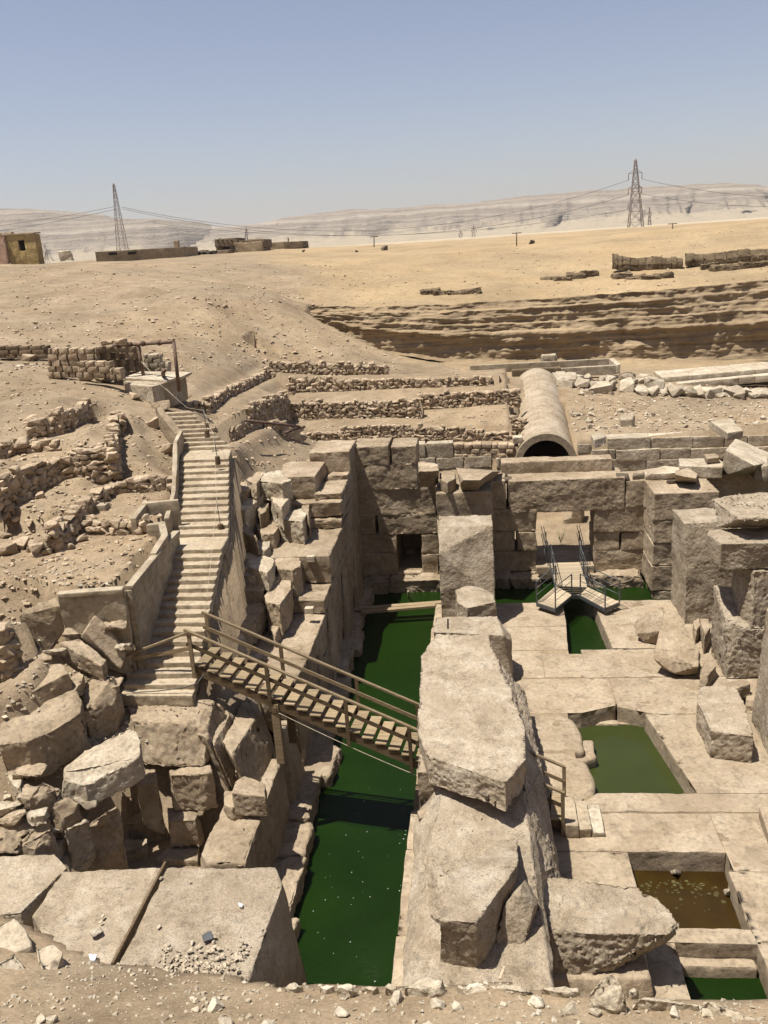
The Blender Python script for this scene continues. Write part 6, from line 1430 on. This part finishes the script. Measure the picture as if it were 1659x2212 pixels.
# ------------------------------------------------------------------ scree and gravel
def arr(me):
    n = len(me.vertices); a = np.empty(n*3); me.vertices.foreach_get('co', a)
    return a.reshape(-1, 3), [tuple(p.vertices) for p in me.polygons]
RAW = []
rq = random.Random(55)
for i in range(6):
    bm = bmesh.new()
    for k in range(9):
        v = Vector((rq.uniform(-1, 1), rq.uniform(-1, 1), rq.uniform(-1, 1))).normalized()*rq.uniform(.75, 1)*.5; bm.verts.new(v)
    r = bmesh.ops.convex_hull(bm, input=bm.verts[:]); me = from_bm('chip', bm, FS); RAW.append(arr(me)); bpy.data.meshes.remove(me)
def stuff(name, label, cat, spots, mat, seed):
    rg_ = np.random.RandomState(seed); V, Fc = [], []; off = 0
    for x, y, z, s in spots:
        a, fs = RAW[rg_.randint(6)]
        th = rg_.uniform(0, 6.28); c, sn = math.cos(th), math.sin(th); sc = s*rg_.uniform(.7, 1.4, 3)*np.array([1.2, 1, .65])
        b = a*sc; b = np.stack([b[:, 0]*c - b[:, 1]*sn, b[:, 0]*sn + b[:, 1]*c, b[:, 2]], 1) + np.array([x, y, z + s*.15])
        V.append(b); Fc += [tuple(i+off for i in f) for f in fs]; off += len(a)
    me = bpy.data.meshes.new(name); me.from_pydata(np.concatenate(V).tolist(), [], Fc); me.update(); me.materials.append(mat)
    return tag(link(name, me), label, cat, kind='stuff')
def gz_arr(x, y):
    j = np.clip(np.searchsorted(gx, x) - 1, 0, nx-2); i = np.clip(np.searchsorted(gy, y) - 1, 0, ny-2)
    fx = (x-gx[j])/(gx[j+1]-gx[j]); fy = (y-gy[i])/(gy[i+1]-gy[i])
    return (GZ[i, j]*(1-fx)+GZ[i, j+1]*fx)*(1-fy) + (GZ[i+1, j]*(1-fx)+GZ[i+1, j+1]*fx)*fy
rg2 = random.Random(91)
bad = [stair_poly, [(-6.6,11.9),(18,11.9),(18,41.4),(-6.6,41.4)]]
nr = np.random.RandomState(4)
def area(n, ubox, vbox, lo, hi, smin, smax, pw=2.2, step=.2):
    u = nr.uniform(*ubox, n); v = nr.uniform(*vbox, n)
    d = (RW @ np.stack([(u-CXP)/FPX, (v-CYP)/FPX, np.ones(n)]))
    d = d / d[1]; res = np.full(n, np.nan); y = lo
    while y < hi:
        x = d[0]*y; z = CAM_H + d[2]*y
        h = np.isnan(res) & (z < gz_arr(x, np.full(n, y))); res[h] = y; y += step
    ok_ = ~np.isnan(res); X = d[0][ok_]*res[ok_]; Y = res[ok_]
    keep = np.ones(len(X), bool)
    for po in bad: keep &= ~inpoly(X, Y, po)
    X, Y = X[keep], Y[keep]; X = X + nr.uniform(-.15, .15, len(X)); Y = Y + nr.uniform(-.25, .25, len(X)); Zg = gz_arr(X, Y)
    return [(x, y_, z, smin + (smax-smin)*nr.rand()**pw) for x, y_, z in zip(X, Y, Zg)]
slope = area(1700, (0, 880), (570, 800), 44, 118, .06, .42, 4.0) + area(2200, (0, 420), (770, 1320), 18, 60, .04, .26, 3.0) + area(500, (440, 720), (880, 1020), 34, 52, .05, .25, 3)
slope += area(900, (880, 1659), (480, 640), 80, 140, .08, .42, 4.0)
stuff('scree', 'brown stone chips strewn over the sandy slopes', 'scree', slope, FS, 1)
pale = area(1600, (0, 880), (570, 800), 44, 118, .06, .3, 3.5) + area(1300, (0, 420), (770, 1320), 18, 60, .03, .16, 3.0) + area(1500, (1230, 1659), (835, 935), 51, 72, .05, .3, 3.0)
pale += area(900, (0, 330), (1330, 1800), 14, 30, .04, .2, 2.5) + area(700, (600, 1130), (800, 985), 48, 63, .05, .22, 3)
pale += [(x, y, 3.02 + .012, s) for x, y, s in [(rg2.uniform(-6.6, -4.85), 12.85 + abs(rg2.gauss(0, .35)), rg2.uniform(.03, .12)) for _ in range(260)]]
stuff('scree', 'pale stone chips strewn over slopes and terraces', 'scree', pale, LS, 2)
fore = []
for i in range(5200):
    x, y = rg2.uniform(-8.5, 7.5), rg2.uniform(9.2, 13.0)
    z = gz(x, y)
    if z > 2.85: fore.append((x, y, z, .012 + .10*rg2.random()**3.6))
stuff('gravel', 'pale pebbles scattered on the dirt bank in the foreground', 'gravel', fore, MAT['rim_stone'], 3)
# ------------------------------------------------------------------ pale stones along the rim of the bank
RIM = [(0,2118,.0)]
def rimrock(lab, k, uv, z, dn, grp=None, **kw):
    kw.setdefault('bevel', .03); kw.setdefault('edge', .06); kw.setdefault('amp', .05); kw.setdefault('rough', .035); kw.setdefault('freq', 3); kw.setdefault('chips', 3)
    return rock('rim_stone', prism(tops(k, uv, z), dn, .05), MAT['rim_stone'], None, lab, 'stone', grp, **kw)
rimrock('sharp pointed pale stone standing out of the bank rim', 15, [(885,1105,4.35),(940,1040,4.6),(985,1020,4.7),(1030,1075,4.55),(1055,1140,4.3),(1000,1180,4.2),(900,1160,4.2)], 4.4, .55)
rimrock('broad low pale rock on the bank rim right of the pointed one', 15, [(1065,1140,4.2),(1110,1090,4.3),(1230,1100,4.3),(1300,1140,4.25),(1365,1160,4.15),(1270,1195,4.1),(1200,1185,4.1),(1130,1170,4.1)], 4.2, .5)
rimrock('large pale rock in the lower right corner of the bank', 15, [(1370,1140,4.3),(1450,1110,4.4),(1530,1105,4.45),(1640,1150,4.4),(1720,1180,4.3),(1700,1260,4.2),(1540,1230,4.2),(1400,1170,4.2)], 4.3, .5)
for i, uv in enumerate([[(85,1080),(140,1050),(190,1035),(260,1045),(275,1075),(200,1090)], [(295,1080),(320,1060),(400,1050),(450,1070),(440,1090),(330,1095)], [(490,1080),(530,1065),(600,1062),(660,1080),(600,1100)], [(680,1085),(760,1075),(850,1085),(890,1095),(760,1105)],
                       [(0,1075),(20,1062),(60,1075),(40,1095)], [(-210,1075),(-160,1068),(-120,1078),(-150,1095)], [(-100,1078),(-60,1070),(-20,1078),(-50,1095)], [(-290,1078),(-250,1062),(-215,1075),(-250,1092)], [(-430,1070),(-390,1055),(-350,1068),(-390,1085)], [(1050,1090),(1080,1082),(1100,1095),(1070,1105)]]):
    rimrock(['fifth','sixth','seventh','eighth','fourth','third','second','first','zeroth','ninth'][i].replace('zeroth','outermost') + ' weathered pale stone from the left bedded along the bank rim', 15, uv, 4.12 if i < 6 else 4.0, .28, 'stones bedded along the bank rim', amp=.04, edge=.07)
sp_ = []
for i in range(26):
    x = rg2.uniform(-7.5, 6.5); y = rg2.uniform(10.3, 11.6); sp_.append((x, y, rg2.uniform(.1, .24)))
scatter_rocks('bank_stone', 'small pale stone lying on the foreground dirt bank', 'stone', 'small stones on the dirt bank', sp_, MAT['rim_stone'], 8)
# tiny white flecks painting sun glints on the canal, some of them floating scum
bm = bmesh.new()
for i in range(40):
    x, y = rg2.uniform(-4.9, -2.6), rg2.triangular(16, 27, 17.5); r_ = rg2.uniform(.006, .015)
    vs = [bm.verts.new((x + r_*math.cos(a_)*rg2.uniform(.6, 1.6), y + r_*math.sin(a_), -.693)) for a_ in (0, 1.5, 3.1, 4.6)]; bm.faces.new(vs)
tag(link('glint_scum_flecks', from_bm('glint_scum_flecks', bm, MAT['litter_glint_white'])), 'tiny pale flecks for sun glints and floating scum on the green canal', 'scum', kind='stuff')
# ------------------------------------------------------------------ litter
def flat(lab, k, uv, z, mat, cat, name, th=.02):
    q = tops(k, uv, z); c = sum(q, Vector())/len(q)
    rock(name, [p + Vector((0, 0, rr.uniform(0, .03))) for p in q] + [p - Vector((0, 0, th)) for p in q], mat, None, lab, cat, bevel=.004, edge=.06, amp=.012, freq=6)
flat('crumpled dark plastic piece lying on the great block', 9, [(872,722),(912,705),(922,738),(880,752)], 3.07, MAT['litter_dark'], 'litter', 'plastic_scrap', .03)
flat('crumpled white paper scrap at the foot of the great block', 9, [(385,808),(420,806),(410,835),(390,835)], 3.06, MAT['litter_glint_white'], 'litter', 'paper_scrap')
flat('small white scrap near the right end of the great block', 9, [(1030,585),(1050,590),(1046,600),(1034,598)], 3.05, MAT['litter_glint_white'], 'litter', 'paper_scrap')
for u, v, s in [(418,713,.2),(445,642,.07),(435,667,.06),(687,688,.08),(695,478,.09),(165,550,.1),(822,495,.05)]:
    p = at(u, v, 9, Z=3.03); o = stone(None, p + Vector((0, 0, s*.12)), 1.0, s*1.3, s, s*.5, MAT['rim_stone'], 'block_pebble', .2, rg); tag(o, 'pale pebble lying on top of the great block', 'stone', 'pebbles on the great block')
tag(recentre(bar('wood_stick', at(500,1045,15,Z=2.3), at(520,990,15,Z=2.35), .05, .03, MAT['wood_deck'])), 'short pale stick of wood beneath the narrow upright slab', 'stick')
# cables lying on the left slope
tag(tube('slope_cable', [at(u, v, 17, Z=z) for u, v, z in [(700,420,5.1),(850,480,4.95),(930,575,4.3),(1020,592,4.2),(1200,580,4.25),(1400,555,4.35),(1500,520,4.55),(1545,450,4.75)]], .016, MAT['cable'], None, 5), 'dark cable sagging across the bottom steps to the bridge', 'cable')
# little dry bush seen through the door
bs = thing('dry_bush', 'thin dry green bush beside the stones in the doorway', 'bush', at(540,1110,5,Z=.3))
b0 = at(540,1110,5,Z=.3)
for i in range(26):
    a_ = rg2.uniform(0, 6.28); l_ = rg2.uniform(.3, .9); e = b0 + Vector((math.cos(a_)*l_*.45, math.sin(a_)*l_*.3, l_)); m_ = b0.lerp(e, .5) + Vector((0, 0, .1))
    tube('twig', [b0, m_, e], .006, MAT['leaf'], bs, 3)

# ------------------------------------------------------------------ desert haze
bm = bmesh.new(); bm_box(bm, (-5200, -310, -8), (5200, 5900, 190))
hz, nt, b = nodes_of('haze'); nt.nodes.remove(b)
pv = mk(nt, 'ShaderNodeVolumePrincipled'); pv.inputs['Color'].default_value = (.93, .93, .95, 1); pv.inputs['Density'].default_value = HAZE; pv.inputs['Anisotropy'].default_value = .2
nt.links.new(pv.outputs[0], nt.nodes['Material Output'].inputs['Volume'])
tag(link('haze', from_bm('haze', bm, hz)), 'pale desert haze filling the air', 'haze', kind='stuff')
